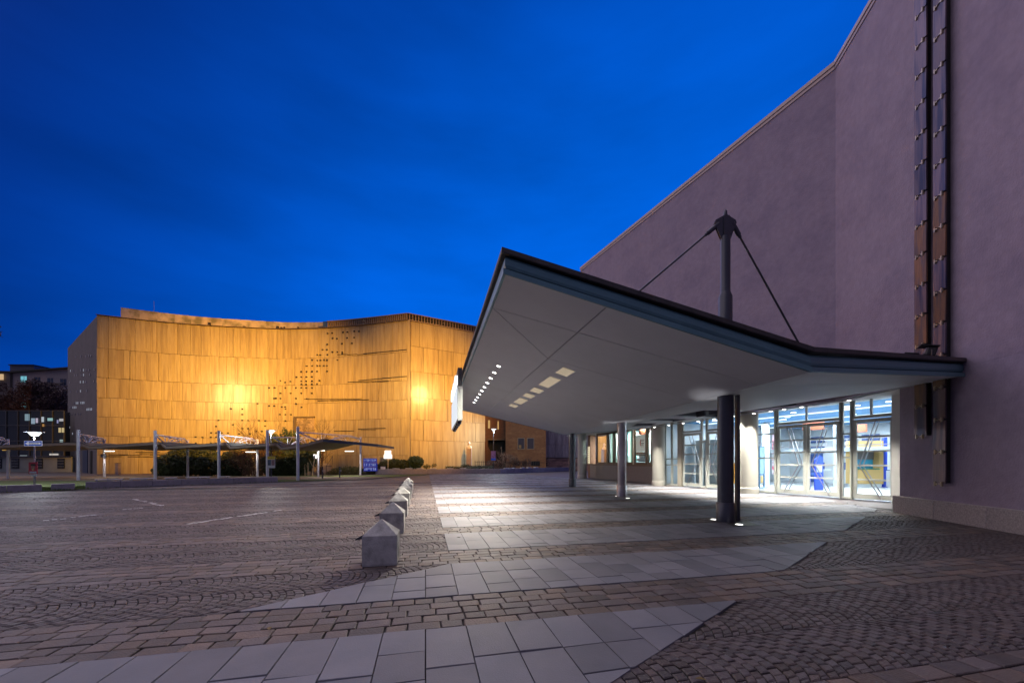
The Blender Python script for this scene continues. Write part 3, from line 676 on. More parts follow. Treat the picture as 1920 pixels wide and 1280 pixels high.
# even spacing along the fitted line
p0, p1 = dls[0], dls[-1]; dls = [p0.lerp(p1, i / 9) for i in range(10)]
uA = dA.normalized(); vA = NO.cross(uA); vA = vA if vA.x > 0 else -vA
covers = []
for (x0, y0, x1, y1, w_) in ((1073, 691, 1043, 706, .42), (1041, 712, 1006, 735, .42), (1002, 738, 983, 748, .42), (983, 750, 964, 760, .42), (967, 761, 948, 772, .42), (948, 773, 939, 777, .42)):
    a = po((x0 + x1) / 2, (y0 + y1) / 2); covers.append(a)
base = covers[0]; ll = [(c_ - base).dot(uA) for c_ in covers]; lens_ = [.85, 1.6, .85, .85, 1.6, .85]
cov = []
cl = -1.0
pos = -.5
for ln in lens_:
    c_ = base + uA * (pos + ln / 2); cov.append((c_, ln)); pos += ln + .5
hole_polys = [[c_ + uA * (-ln / 2) + vA * .2, c_ + uA * (ln / 2) + vA * .2, c_ + uA * (ln / 2) - vA * .2, c_ + uA * (-ln / 2) - vA * .2] for c_, ln in cov]
for i, poly in enumerate(outer):
    q = inset(poly, .011, NO)
    if i == 5: holed(q, hole_polys, NO, .05, 'soffit_panel', M_soffit)
    else: MB().slabpoly(q, NO, .05).build('soffit_panel', M_soffit, canopy)
M_cover = mat('light_cover', (.72, .60, .44), .5, var=.06, emit=(1, .84, .58), estr=.3)
for (c_, ln) in cov:
    u0 = MB()
    for (s_, l_, w_) in ((vA * .205, ln + .04, .01), (-vA * .205, ln + .04, .01)): u0.box(c_ + s_ + NO * .1, (l_, w_, .18), (uA, vA, NO))
    for s_ in (1, -1): u0.box(c_ + uA * s_ * (ln / 2 + .015) + NO * .1, (.01, .42, .18), (uA, vA, NO))
    h_ = u0.build('light_trough', M_dark, canopy)
    MB().box(c_ + NO * .02 + uA * .05, (ln - .12, .39, .02), (uA, vA, NO)).build('light_cover', M_cover, h_)
M_dl = glow('downlight_lens', (1, .97, .9), 14)
for i, p in enumerate(dls):
    r_ = MB(); r_.tube(p - NO * .012, p + NO * .01, .085, 20); o = r_.build('downlight', M_white, canopy, smooth=True)
    MB().tube(p - NO * .016, p - NO * .0125, .066, 18).build('lens', M_dl, o)
    lamp('downlight_beam', 'SPOT', p - NO * .05, 880, (1, .90, .75), canopy, .07, 140, 1, p - Vector((2.1, 1.3, 5)))
# inner soffit: two panels along a seam with three triangular skylights and slots
def onI(x, y): return Vector((x, y, F1.z - (NI.x * (x - F1.x) + NI.y * (y - F1.y)) / NI.z))
WA = onI(11.5, 9.82); WB = onI(8.72, 24.5); CP = onI(CORN.x - .03, CORN.y); FP = onI(FOLD.x - .05, FOLD.y - .02); WS = WA.lerp(CP, .5)
sk1 = [pi_(1252, 780.6), pi_(1322, 768.5), pi_(1392, 771), pi_(1345, 783)]
sk2 = [pi_(1204, 789.5), pi_(1234, 784.8), pi_(1292, 785.2), pi_(1262, 790.2)]
sk3 = [pi_(1180, 801), pi_(1195, 793.5), pi_(1236, 793.2), pi_(1222, 798.5)]
def slot(xa, ya, xb, yb):
    p, q = pi_(xa, ya), pi_(xb, yb); s_ = NI.cross((q - p).normalized()); return [p - s_ * .045, q - s_ * .045, q + s_ * .045, p + s_ * .045]
slots = [slot(1427, 766.8, 1492, 759.6), slot(1330, 777.8, 1422, 767.4), slot(1236, 795.6, 1322, 779.5) if False else slot(1250, 792.5, 1322, 779.2)]
holed(inset([F1, Bf, WS, WA], .008, NI), [], NI, .05, 'soffit_panel', M_soffit)
holed(inset([Bf, F2, WB, FP, CP, WS], .008, NI), [sk1, sk2, sk3] + slots, NI, .05, 'soffit_panel', M_soffit)
M_sky = mat('skylight_reveal', (.10, .11, .14), .6)
for q in (sk1, sk2, sk3) + tuple(slots):
    mb = MB(); n = len(q); hgt = .34; c_ = sum(q, Vector()) / n
    q = [p + (p - c_).normalized() * .012 for p in q]
    up = [p + NI * hgt for p in q]
    mb.add([p + NI * .004 for p in q] + up, [(i, (i + 1) % n, n + (i + 1) % n, n + i) for i in range(n)] + [tuple(range(n, 2 * n))]); mb.build('skylight' if n == 4 and q not in slots and hgt else 'slot', M_sky, canopy)
# fascia: lower strip, recessed channel and roof edge swept round the wing
def sweep(path, prof):
    mb = MB(); n = len(path); m = len(prof); ring = []
    for i, p in enumerate(path):
        d0 = (path[i] - path[i - 1]) if i else (path[1] - path[0]); d1 = (path[i + 1] - path[i]) if i < n - 1 else d0
        a = Vector((d0.y, -d0.x, 0)).normalized(); b = Vector((d1.y, -d1.x, 0)).normalized(); o = (a + b); o = o / max(.35, 1 + a.dot(b))
        ring += [p + o * u + Vector((0, 0, z)) for u, z in prof]
    fs = []
    for i in range(n - 1):
        for j in range(m): fs.append((i * m + j, i * m + (j + 1) % m, (i + 1) * m + (j + 1) % m, (i + 1) * m + j))
    fs += [tuple(range(m - 1, -1, -1)), tuple(range((n - 1) * m, n * m))]
    return mb.add(ring, fs)
path = [WB + Vector((0, .3, 0)), F2, FL, TIP, F1, WA + Vector((.12, .05, 0))]
path = path[::-1] if False else path
sgn = 1
_d = path[4] - path[3]; _o = Vector((_d.y, -_d.x, 0))
if _o.y > 0: sgn = -1
def prof(l): return [(u * sgn, z) for u, z in l]
sweep(path, prof([(.0, -.012), (.05, -.012), (.05, .085), (0, .085)])).build('fascia_strip', M_fascia, canopy)
sweep(path, prof([(-.08, .089), (-.06, .115), (-.005, .118), (.015, .17), (.015, .28), (-.02, .325), (-.08, .345)])).build('gutter_channel', M_fascia, canopy)
sweep(path, prof([(-.1, .355), (.07, .355), (.085, .37), (.08, .455), (-.1, .465)])).build('roof_edge', M_cap, canopy)
roof = MB(); zr = Vector((0, 0, .41))
roof.slabpoly([TIP + zr, F1 + zr, F2 + zr, FL + zr], Vector((0, 0, 1)), .04); roof.slabpoly([F1 + zr, WA + zr, CP + zr, FP + zr, WB + zr, F2 + zr], Vector((0, 0, 1)), .04); roof.build('roof_deck', M_cap, canopy)
# steel columns under the fold; the front one runs on above the roof as the mast
for i, (x, y, m) in enumerate(((5.67, 10.2, M_steel), (4.92, 17.2, M_steel2), (3.77, 24.0, M_steel))):
    c_ = Vector((x, y, 0)); zt = F1.z + (-NI.x * (x - F1.x) - NI.y * (y - F1.y)) / NI.z + .03
    o = MB().lathe(c_, [(.195, .5), (.195, zt)], 32).build('column', m, canopy, smooth=True)
    MB().lathe(c_, [(.228, 0), (.228, .50), (.22, .51), (.20, .512)], 32).build('sleeve', M_steel if i != 1 else M_steel2, o, smooth=True)
c_ = Vector((5.67, 10.2, 0)); HT = 7.55
o = MB().lathe(c_, [(.168, 3.75), (.168, 5.95), (.125, 6.06), (.118, 6.1), (.118, HT)], 28).build('mast', M_steel, canopy, smooth=True)
hd = MB()
dl_ = Vector((-1, .12, 0)).normalized(); dr_ = Vector((1, .12, 0)).normalized()
for d_ in (dl_, dr_):
    t_ = Vector((-d_.y, d_.x, 0)); b_ = c_
    for s_ in (-.045, .025):
        of = t_ * s_
        hd.slabpoly([b_ + of + Vector((0, 0, 7.40)), b_ + of + d_ * .11 + Vector((0, 0, 7.46)), b_ + of + d_ * .29 + Vector((0, 0, 7.92)), b_ + of + d_ * .27 + Vector((0, 0, 7.99)), b_ + of + Vector((0, 0, 8.13))], t_, .022)
hd.box(c_ + Vector((0, 0, 7.78)), (.15, .15, .60)); hd.build('mast_head', M_steel, o)
MB().lathe(c_, [(.045, 8.06), (.05, 8.13), (.042, 8.22), (.012, 8.27)], 14).build('finial', M_steel, o, smooth=True)
for (d_, end) in ((dl_, Vector((1.7, 10.6, 4.75))), (dr_, Vector((8.55, 10.9, 4.2)))):
    s0 = c_ + d_ * .25 + Vector((0, 0, 7.84)); e_ = (end - s0).normalized()
    k = MB(); k.tube(s0 - e_ * .1, s0 + e_ * .26, .06, 12); k.tube(s0 + e_ * .26, s0 + e_ * .33, .042, 10); f = k.build('cable_fork', M_steel, canopy, smooth=True)
    MB().tube(s0 + e_ * .32, end, .026, 8).build('cable', M_steel, canopy, smooth=True)
# drain pipe beside the front column, and its floor plate
mb = MB(); mb.box((5.998, 10.22, 1.72), (.075, .12, 3.42)); mb.build('drain_pipe', M_steel, canopy)
pl = [G(1362, 981), G(1400, 977), G(1428, 985.5), G(1375, 986)]
MB().prism(pl, .0065, .010).build('floor_plate', M_black, plaza)
# downlights along the edge above the doors
WE = [(1227, 804), (1254, 801), (1281, 798), (1308.5, 793.5), (1339, 789), (1375.5, 784), (1413.5, 779), (1445, 776.5), (1470, 772.5), (1503, 768), (1592, 757.5)]
for x, y in WE:
    k_ = (x - CX) / FPX; w0 = FOLD + N1 * .16; u_ = (k_ * w0.y - w0.x) / (D1.x - k_ * D1.y); p = w0 + D1 * u_; p = onI(p.x, p.y)
    o = MB().tube(p - Vector((0, 0, .014)), p + Vector((0, 0, .01)), .075, 16).build('downlight', M_white, canopy)
    MB().tube(p - Vector((0, 0, .02)), p - Vector((0, 0, .0145)), .06, 14).build('lens', M_dl, o)
    lamp('downlight_beam', 'SPOT', p - Vector((0, 0, .05)) + Vector((0, 0, 0)), 780, (1, .95, .84), canopy, .06, 104, .8, p + Vector((-.25, -.1, -3.7)))
# ------------------------------------------------------------------ in-ground uplights
for (x, y, lb, to) in ((1339, 974, 'lit floor lamp at the left foot of the front steel column', (5.62, 10.2, 3.3)), (1386, 983.5, 'round floor lamp lens in the dark plate by the drain pipe', None), (1157, 930, 'lit floor lamp left of the middle steel column', (4.88, 17.2, 3.3)), (1177, 934, 'brightly lit floor lamp right of the middle steel column', (4.95, 17.2, 3.3))):
    p = G(x, y, .01); t = thing('floor_lamp', lb, 'floor lamp', p, 0, 'lamps set in the paving at the column feet')
    MB().lathe(p, [(.11, -.003), (.11, .008), (.09, .012)], 18).build('ring', M_steel2, t, smooth=True)
    MB().lathe(p, [(.085, .012), (.08, .0165)], 18).build('lens', glow('uplight_lens', (1, .96, .9), 3.5 if to else .1), t)
    if to: lamp('uplight_beam', 'SPOT', p + Vector((0, 0, .06)), 110, (1, .95, .95), t, .03, 34, .9, to)
# ------------------------------------------------------------------ illuminated sign on the canopy's outer edge
ed = (FL - TIP).normalized(); edh = Vector((ed.x, ed.y, 0)).normalized(); on = Vector((-edh.y, edh.x, 0)); on = on if on.x < 0 else -on
def eedge(y): return TIP + (FL - TIP) * ((y - TIP.y) / (FL.y - TIP.y))
Ys = 15.2; S0 = eedge(Ys) + on * .22; SL = 5.2
t = thing('illuminated_sign', 'white illuminated sign board fixed along the outer canopy edge', 'sign', S0)
SX = (edh, on, Vector((0, 0, 1)))
def sb(name, s0, s1, o0, o1, z0, z1, m): return Bx(name, S0 + edh * ((s0 + s1) / 2) + on * ((o0 + o1) / 2) + Vector((0, 0, (z0 + z1) / 2 - S0.z)), (s1 - s0, o1 - o0, z1 - z0), m, t, SX)
zt, zm, zbm = 5.28, 4.55, 3.22
sb('upper_box', 0, SL, 0, .16, zm, zt, mat('sign_grey', (.10, .10, .105), .5)); sb('lower_box', 0, SL, -.02, .18, zbm, zm - .004, mat('sign_silver', (.42, .46, .46), .4))
M_sign = glow('sign_face', (.88, .93, 1), .92)
sb('lower_face', .05, SL, .182, .20, zbm + .05, zm - .05, M_sign)
# raised lit shapes standing on the upper and lower face
for i in range(9): sb('lit_block', .2 + i * .55, .58 + i * .55, .162, .24, zm + .12, zm + .12 + (.34, .46, .4)[i % 3], glow('sign_block', (.95, .97, 1), 1.7))
for i in range(5): sb('bottom_bracket', .4 + i, .6 + i, .0, .16, zbm - .12, zbm - .004, M_steel)
# ------------------------------------------------------------------ floodlights standing on the canopy roof
for (x, y, Y, sc_, lb) in ((1711, 654, 10.6, .8, 'small low black floodlight on the canopy roof by the stucco wall'), (1744, 648, 10.1, 1.0, 'larger hooded black floodlight on the canopy roof in front of the metal strips')):
    p = P(x, y + 8, Y); p.z = 4.3; t = thing('floodlight', lb, 'floodlight', p, 0, 'floodlights on the canopy roof')
    aim = Vector((-.8, .6, .25)).normalized(); ax = (aim, Vector((-aim.y, aim.x, 0)).normalized(), None); ax = (ax[0], ax[1], ax[0].cross(ax[1]))
    c_ = p + Vector((0, 0, .17 * sc_)); mb = MB(); mb.box(c_, (.2 * sc_, .34 * sc_, .2 * sc_), ax, .03 * sc_); mb.build('housing', M_black, t)
    mb = MB(); mb.box(c_ + ax[2] * .13 * sc_ + ax[0] * .06, (.36 * sc_, .4 * sc_, .02), ax); mb.build('hood', M_black, t)
    mb = MB(); mb.box(c_ + ax[0] * .106 * sc_, (.008, .28 * sc_, .15 * sc_), ax); mb.build('lens', M_steel2, t)
    mb = MB(); [mb.box(p + ax[1] * s_ * .19 * sc_ + Vector((0, 0, .09 * sc_)), (.03, .02, .2 * sc_)) for s_ in (-1, 1)]; mb.box(p + Vector((0, 0, .01)), (.08, .4 * sc_, .02), (Vector((1, 0, 0)), ax[1], Vector((0, 0, 1)))); mb.build('bracket', M_steel, t)
# ------------------------------------------------------------------ seven concrete bollards
def bollard():
    t = thing('bollard', 'nearest grey concrete bollard with pyramid top', 'bollard', (0, 0, 0), 0, 'row of concrete bollards with pyramid tops')
    h, w = .47, .255; b_ = .012
    vs = []; 
    for (q, z) in ((w - .004, 0), (w, .03), (w, h - .012), (w - .012, h), (.012, .678)):
        vs += [(-q, -q, z), (q, -q, z), (q, q, z), (-q, q, z)]
    fs = [(3, 2, 1, 0)]
    for k in range(4):
        for i in range(4): fs.append((k * 4 + i, k * 4 + (i + 1) % 4, k * 4 + 4 + (i + 1) % 4, k * 4 + 4 + i))
    fs.append((16, 17, 18, 19)); m = MB(); m.add(vs, fs); m.build('block', M_conc, t, local=True)
    mb = MB(); mb.add([(-.25, -.05, .39), (-.39, -.05, .37), (-.39, .05, .37), (-.25, .05, .39), (-.25, -.05, .46), (-.38, -.05, .395), (-.38, .05, .395), (-.25, .05, .46)], [(3, 2, 1, 0), (4, 5, 6, 7), (0, 1, 5, 4), (1, 2, 6, 5), (2, 3, 7, 6)]); mb.build('lug', M_steel, t, local=True)
    return t
b0 = bollard()
names = ['nearest grey concrete bollard with pyramid top, darkest in its row', 'second concrete bollard from the front, half hidden by the nearest one', 'third concrete bollard from the front, in the middle of the lit paving', 'fourth concrete bollard from the front, brightly lit on its top',
         'fifth concrete bollard from the front, third before the far end of its row', 'sixth concrete bollard, second to last in the row', 'farthest concrete bollard at the end of the row, bluish']
for i in range(7):
    a = 6.1 + i * 2.56; x = -2.07 - i * .62
    o = b0 if i == 0 else copy_tree(b0); o.location = (x, a, 0); o.rotation_euler = (0, 0, TH + R.uniform(-.02, .02)); o['label'] = names[i]
# ================================================================== LEFT: hall with the curved panelled front
ZB, ZT = -.5, 19.8
cp = [(-51.9, 48.0), (-44.4, 51.2), (-35.2, 52.8), (-31.9, 53.2), (-25.6, 52.8), (-19.3, 51.4), (-13.5, 49.8)]
def spline(pts, n):
    pts = [Vector((x, y, 0)) for x, y in pts]; pts = [pts[0] * 2 - pts[1]] + pts + [pts[-1] * 2 - pts[-2]]; out = []
    for i in range(1, len(pts) - 2):
        a, b, c, d = pts[i - 1:i + 3]
        for k in range(n):
            t = k / n; out.append(.5 * (2 * b + (c - a) * t + (2 * a - 5 * b + 4 * c - d) * t * t + (3 * b - 3 * c + d - a) * t ** 3))
    return out + [pts[-2]]
front = spline(cp, 12)
# even out the mean line with a couple of smoothing passes
for _ in range(30): front = [front[0]] + [(front[i - 1] + front[i] * 2 + front[i + 1]) / 4 for i in range(1, len(front) - 1)] + [front[-1]]
cum = [0]
for p, q in zip(front, front[1:]): cum.append(cum[-1] + (q - p).length)
FLEN = cum[-1]
def fpt(s_):
    s_ = max(0, min(FLEN, s_))
    for i in range(len(front) - 1):
        if s_ <= cum[i + 1] or i == len(front) - 2:
            t = (s_ - cum[i]) / (cum[i + 1] - cum[i]); return front[i].lerp(front[i + 1], t), (front[i + 1] - front[i]).normalized()
def fpx(x):
    k = (x - CX) / FPX; lo, hi = 0, FLEN
    for _ in range(40):
        m = (lo + hi) / 2; p, _d = fpt(m)
        if p.x / p.y < k: lo = m
        else: hi = m
    return lo
RC = Vector((-13.5, 49.8, 0)); RE = Vector((-3.9, 55.4, 0)); LC = Vector((-51.9, 48, 0)); LE = Vector((-71.5, 61.8, 0))
BH = thing('curved_hall', 'large floodlit concrete hall with curved panelled facade', 'building', (-32, 53, ZB))
core = [p + Vector((0, .12, 0)) for p in front]
M_core = mat('joint_concrete', (.20, .16, .11), .9)
MB().prism([LC + Vector((.1, .15, 0))] + core[1:-1] + [RC + Vector((-.1, .2, 0)), RE + Vector((-.1, .1, 0)), Vector((-10, 75, 0)), Vector((-60, 82, 0)), LE + Vector((.2, .1, 0))], ZB, ZT - .02).build('core_wall', M_core, BH)
def panel_mat(name, c1, c2):
    m = mat(name, c1, .85, var=.20, scale=1.1, stretch=(9, 9, .55), isl=.085, bump=.5, bscale=9, stain=(c2, .3)); return m
M_pan = panel_mat('concrete_panel', (.40, .33, .20), (.31, .245, .15))
rows = [ZB, 2.35, 4.75, 7.15, 9.55, 12.05, 15.75, 19.8]
def panel(p, q, z0, z1, out, th):
    d = (q - p); l = d.length; d = d.normalized(); n = Vector((d.y, -d.x, 0)); g = .012; b = .018
    z0 += g; z1 -= g
    p = p + d * g; q = q - d * g
    vs = []
    for (a, c, o) in ((0, 0, 0), (b, b, 1)):
        for (x, z) in ((p + d * a, z0 + c), (q - d * a, z0 + c), (q - d * a, z1 - c), (p + d * a, z1 - c)):
            w = x + n * (out + (-b if o == 0 else 0)); vs.append((w.x, w.y, z))
    for (x, z) in ((p, z0), (q, z0), (q, z1), (p, z1)): w = x - n * th; vs.append((w.x, w.y, z))
    MB().add(vs, [(4, 5, 6, 7), (0, 1, 5, 4), (1, 2, 6, 5), (2, 3, 7, 6), (3, 0, 4, 7), (8, 9, 1, 0), (9, 10, 2, 1), (10, 11, 3, 2), (11, 8, 0, 3)]).build('concrete_panel', M_pan, BH)
# narrow board strips run up the face inside most panels, as thin upstanding ribs
ribs = MB()
for r_ in range(7):
    s_ = 0
    while s_ < FLEN - .3:
        w = R.choice((.9, 1.1, 1.1, 1.25, 1.45)); e_ = min(FLEN, s_ + w)
        if FLEN - e_ < .6: e_ = FLEN
        (p, _), (q, _) = fpt(s_), fpt(e_)
        out = R.choice((0, 0, .015, .03, .06)); panel(p, q, rows[r_], rows[r_ + 1], out, .1)
        d = (q - p).normalized(); n = Vector((d.y, -d.x, 0)); L_ = (q - p).length
        if R.random() < .55:
            for k in range(R.choice((1, 2, 3))):
                t_ = R.uniform(.15, .85) * L_; c = p + d * t_ + n * (out + .012)
                ribs.box((c.x, c.y, (rows[r_] + rows[r_ + 1]) / 2), (R.uniform(.04, .12), .03, rows[r_ + 1] - rows[r_] - .05), (d, n, Vector((0, 0, 1))))
        s_ = e_
ribs.build('board_ribs', M_pan, BH, kind='stuff')
rd = (RE - RC).normalized(); RL = (RE - RC).length
rrows = [ZB, 4.3, 7.0, 9.9, 13.3, 16.6, 19.8]
for r_ in range(6):
    s_ = .35
    while s_ < RL - .05:
        w = R.choice((1.2, 1.7, 2.1, 2.6)); e_ = min(RL, s_ + w)
        if RL - e_ < .7: e_ = RL
        panel(RC + rd * s_, RC + rd * e_, rrows[r_], rrows[r_ + 1], R.choice((0, .02, .05)), .1); s_ = e_
MB().prism([RC + Vector((-.05, -.1, 0)), RC + Vector((.28, -.14, 0)) , RC + rd * .33, RC + Vector((-.05, .15, 0))], ZB, ZT).build('corner_post', M_pan, BH)
# small dark square tiles set across the curve, and strips painted as slot shade
M_tileshade = mat('tile_and_slot_shade', (.03, .025, .02), .6)
TP = [(835,232),(865,230),(937,225),(967,223),(1013,218),(1043,218),(868,265),(898,267),(965,262),(1012,260),(833,305),(931,301),(997,298),(801,341),(831,341),(867,356),(900,356),(933,357),(933,368),(767,375),(786,376),(834,374),(732,409),(766,411),(787,411),(812,409),(831,410),(901,408),(695,449),(733,448),(766,448),(783,448),(810,448),(831,448),(659,487),(695,487),(730,486),(765,485),(832,484),(627,523),(660,522),(694,522),(730,521),(521,547),(553,558),(588,552),(660,549),(693,550),(731,549),(781,546),(661,571),(693,572),(731,570),(765,569),(445,594),(481,593),(553,594),(625,594),(660,594),(692,594),(730,594),(520,630),(588,630),(660,630),(730,630),(478,665),(490,663),(520,665),(625,665),(695,667),(368,699),(625,700),(445,714),(479,714),(529,721),(553,721),(662,723),(190,733),(266,735),(555,735),(266,771),(517,771),(554,772),(590,772),(107,810),(266,810),(305,811),(378,811),(419,814),(554,814),(205,839),(91,850),(418,847),(266,864),(305,865),(58,893),(92,893),(131,894),(171,894),(361,882),(397,883),(246,900),(318,900),(57,922),(92,922),(3,924)]
TP2 = [(893,315),(960,318),(1045,318),(895,375),(1045,378),(1095,378)]
pts = [(x / 3.556 + 380, y / 3.556 + 560) for x, y in TP] + [(x / 5.333 + 200, y / 5.333 + 760) for x, y in TP2]
tm = None
for (x, y) in pts:
    p, d = fpt(fpx(x)); z = EYE - (y - HY) / FPX * p.y; n = Vector((d.y, -d.x, 0)); c = p + n * .07
    if tm is None:
        o = MB().box((0, 0, 0), (.21, .12, .2)).build('wall_tile', M_tileshade, BH, local=True); tm = o
    else: o = tm.copy(); COL.objects.link(o); o.parent = BH
    sc_ = R.uniform(.75, 1.15); o.scale = (sc_, 1, R.uniform(.75, 1.1)); o.location = Vector((c.x, c.y, z)) - WL[BH.name]; o.rotation_euler = (0, 0, math.atan2(d.y, d.x))
def slit(x0, y0, x1, y1, h=.1):
    s0, s1 = fpx(x0), fpx(x1); mb = MB(); n = max(2, int((s1 - s0) / 1.2))
    for i in range(n):
        a, b = s0 + (s1 - s0) * i / n, s0 + (s1 - s0) * (i + 1) / n
        (p, d), (q, _) = fpt(a), fpt(b); t = (i + .5) / n; yy = y0 + (y1 - y0) * t; c = (p + q) / 2; z = EYE - (yy - HY) / FPX * c.y
        mb.box((c.x + d.y * .045, c.y - d.x * .045, z), ((q - p).length + .02, .1, h), (d, Vector((d.y, -d.x, 0)), Vector((0, 0, 1))))
    mb.build('shadow_slot', M_tileshade, BH)  # dark raised strips stand in for the shade of recessed gaps
Z = lambda x, y: (x / 3.556 + 380, y / 3.556 + 560)
for a, b, h in (((900, 373), (1098, 371), .06), ((1075, 368), (1362, 340), .12), ((970, 556), (1240, 549), .1), ((1040, 546), (1362, 517), .09), ((680, 669), (1060, 667), .07), ((770, 680), (1110, 673), .11), ((1040, 869), (1220, 862), .1), ((1060, 876), (1155, 876), .05), ((880, 882), (1010, 880), .09)): slit(*Z(*a), *Z(*b), h)
for x0, x1, y in ((205, 240, 852), (255, 300, 847), (262, 310, 850), (200, 228, 855.5), (225, 262, 853), (240, 330, 856), (282, 322, 852.5)): slit(x0, y, x1, y, .09)
# brick window bay
s0, s1 = fpx(553), fpx(591); (p, d), (q, _) = fpt(s0), fpt(s1); d = (q - p).normalized(); n = Vector((d.y, -d.x, 0)); zt_, zb_ = EYE + (864 - 781) / FPX * p.y, EYE + (864 - 812) / FPX * p.y
fr = MB(); w = (q - p).length
for (a, b, z0, z1) in ((0, .28, zb_, zt_), (.28, w, zt_ - .2, zt_)): c = p + d * ((a + b) / 2) + n * .12; fr.box((c.x, c.y, (z0 + z1) / 2), (b - a, .3, z1 - z0), (d, n, Vector((0, 0, 1))))
bay = fr.build('wall_bay', mat('bay_frame', (.12, .09, .06), .7), BH)
M_stone = mat('bay_stone', (.36, .28, .21), .85, var=.25, scale=4, isl=.3)
nr, z = 8, zb_
for r_ in range(nr):
    h = (zt_ - .2 - zb_) / nr; a = .3
    while a < w - .05:
        b = min(w, a + R.uniform(.3, .62)); c = p + d * ((a + b) / 2) + n * (.06 + R.uniform(0, .06))
        Bx('stone', (c.x, c.y, z + h / 2), (b - a - .05, .14, h - .05), M_stone, bay, (d, n, Vector((0, 0, 1)))); a = b
    z += h
# parapet: louvre fins on the right half, pale set-back band on the left half
M_fin = mat('fin_metal', (.30, .22, .15), .6); fs0 = fpx(614); FZ0, FZ1 = ZT + .12, ZT + .86
fin = None
def addfin(c, ang):
    global fin
    if fin is None: o = MB().box((0, 0, (FZ1 - FZ0) / 2), (.09, .26, FZ1 - FZ0)).build('parapet_fin', M_fin, BH, local=True); fin = o
    else: o = fin.copy(); COL.objects.link(o); o.parent = BH
    o.location = Vector((c.x, c.y, FZ0)) - WL[BH.name]; o.rotation_euler = (0, 0, ang)
n_ = 42
for i in range(n_):
    c, d = fpt(fs0 + (FLEN - fs0) * (i + .5) / n_); addfin(c, math.atan2(d.y, d.x))
for i in range(28): c = RC + rd * (RL * (i + .5) / 28); addfin(c, math.atan2(rd.y, rd.x))
mb = MB()
for (z0, z1) in ((FZ0 - .12, FZ0), (FZ1, FZ1 + .1)):
    prev = None
    for i in range(13):
        c, d = fpt(fs0 + (FLEN - fs0) * i / 12)
        if prev is not None: m = (prev + c) / 2; mb.box((m.x, m.y, (z0 + z1) / 2), ((c - prev).length, .34, z1 - z0), ((c - prev).normalized(), Vector(((c - prev).normalized().y, -(c - prev).normalized().x, 0)), Vector((0, 0, 1))))
        prev = c
    m = (RC + RE) / 2; mb.box((m.x, m.y, (z0 + z1) / 2), (RL, .34, z1 - z0), (rd, Vector((rd.y, -rd.x, 0)), Vector((0, 0, 1))))
mb.build('parapet_rail', M_fin, BH)
bk = MB()
for i in range(12):
    (p, _), (q, _) = fpt(fs0 + (FLEN - fs0) * i / 12), fpt(fs0 + (FLEN - fs0) * (i + 1) / 12); d2 = (q - p).normalized(); c = (p + q) / 2; bk.box((c.x - d2.y * .3, c.y + d2.x * .3, (FZ0 + FZ1) / 2 + .02), ((q - p).length + .02, .06, FZ1 - FZ0 + .1), (d2, Vector((d2.y, -d2.x, 0)), Vector((0, 0, 1))))
m = (RC + RE) / 2; bk.box((m.x - rd.y * .3, m.y + rd.x * .3, (FZ0 + FZ1) / 2 + .02), (RL, .06, FZ1 - FZ0 + .1), (rd, Vector((rd.y, -rd.x, 0)), Vector((0, 0, 1)))); bk.build('parapet_back', M_dark, BH)
(pp, dd) = fpt(fs0 - .4); Bx('parapet_end', (pp.x, pp.y + .3, (FZ0 + FZ1) / 2), (.5, .6, .95), M_navy, BH)
prev = None; mb = MB(); blk = MB()
for i in range(15):
    c, d = fpt(.6 + (fs0 - 1.2) * i / 14); c = c + Vector((0, 2.2, 0)); zt2 = 21.75 - .25 * i / 14
    if prev is not None:
        d2 = (c - prev[0]).normalized(); n2 = Vector((d2.y, -d2.x, 0))
        Bx('parapet_band', ((c.x + prev[0].x) / 2, (c.y + prev[0].y) / 2, (ZT + zt2) / 2), ((c - prev[0]).length - .012, .2, zt2 - ZT), mat('pale_band', (.50, .42, .34), .85, var=.2, scale=1.2, isl=.1, stain=((.22, .20, .13), .75)), BH, (d2, n2, Vector((0, 0, 1))))
    prev = (c, d)
for x in (372, 377, 440, 505, 512, 518, 545): p, d = fpt(fpx(x)); Bx('roof_vent', (p.x, p.y + 1.9, ZT + R.uniform(.3, .6)), (R.uniform(.12, .35), .2, R.uniform(.6, 1.2)), M_dark, BH)
p, d = fpt(fpx(248)); MB().tube((p.x, p.y + 3, ZT), (p.x, p.y + 3, 23.4), .03, 5).build('antenna', M_steel2, BH)
cpg = MB()
for i in range(24):
    (p, _), (q, _) = fpt(FLEN * i / 24), fpt(FLEN * (i + 1) / 24); d = (q - p).normalized(); c = (p + q) / 2
    cpg.box((c.x + d.y * .02, c.y - d.x * .02, ZT + .045), ((q - p).length, .5, .07), (d, Vector((d.y, -d.x, 0)), Vector((0, 0, 1))))
cpg.build('coping', mat('dark_coping', (.16, .12, .09), .6), BH)
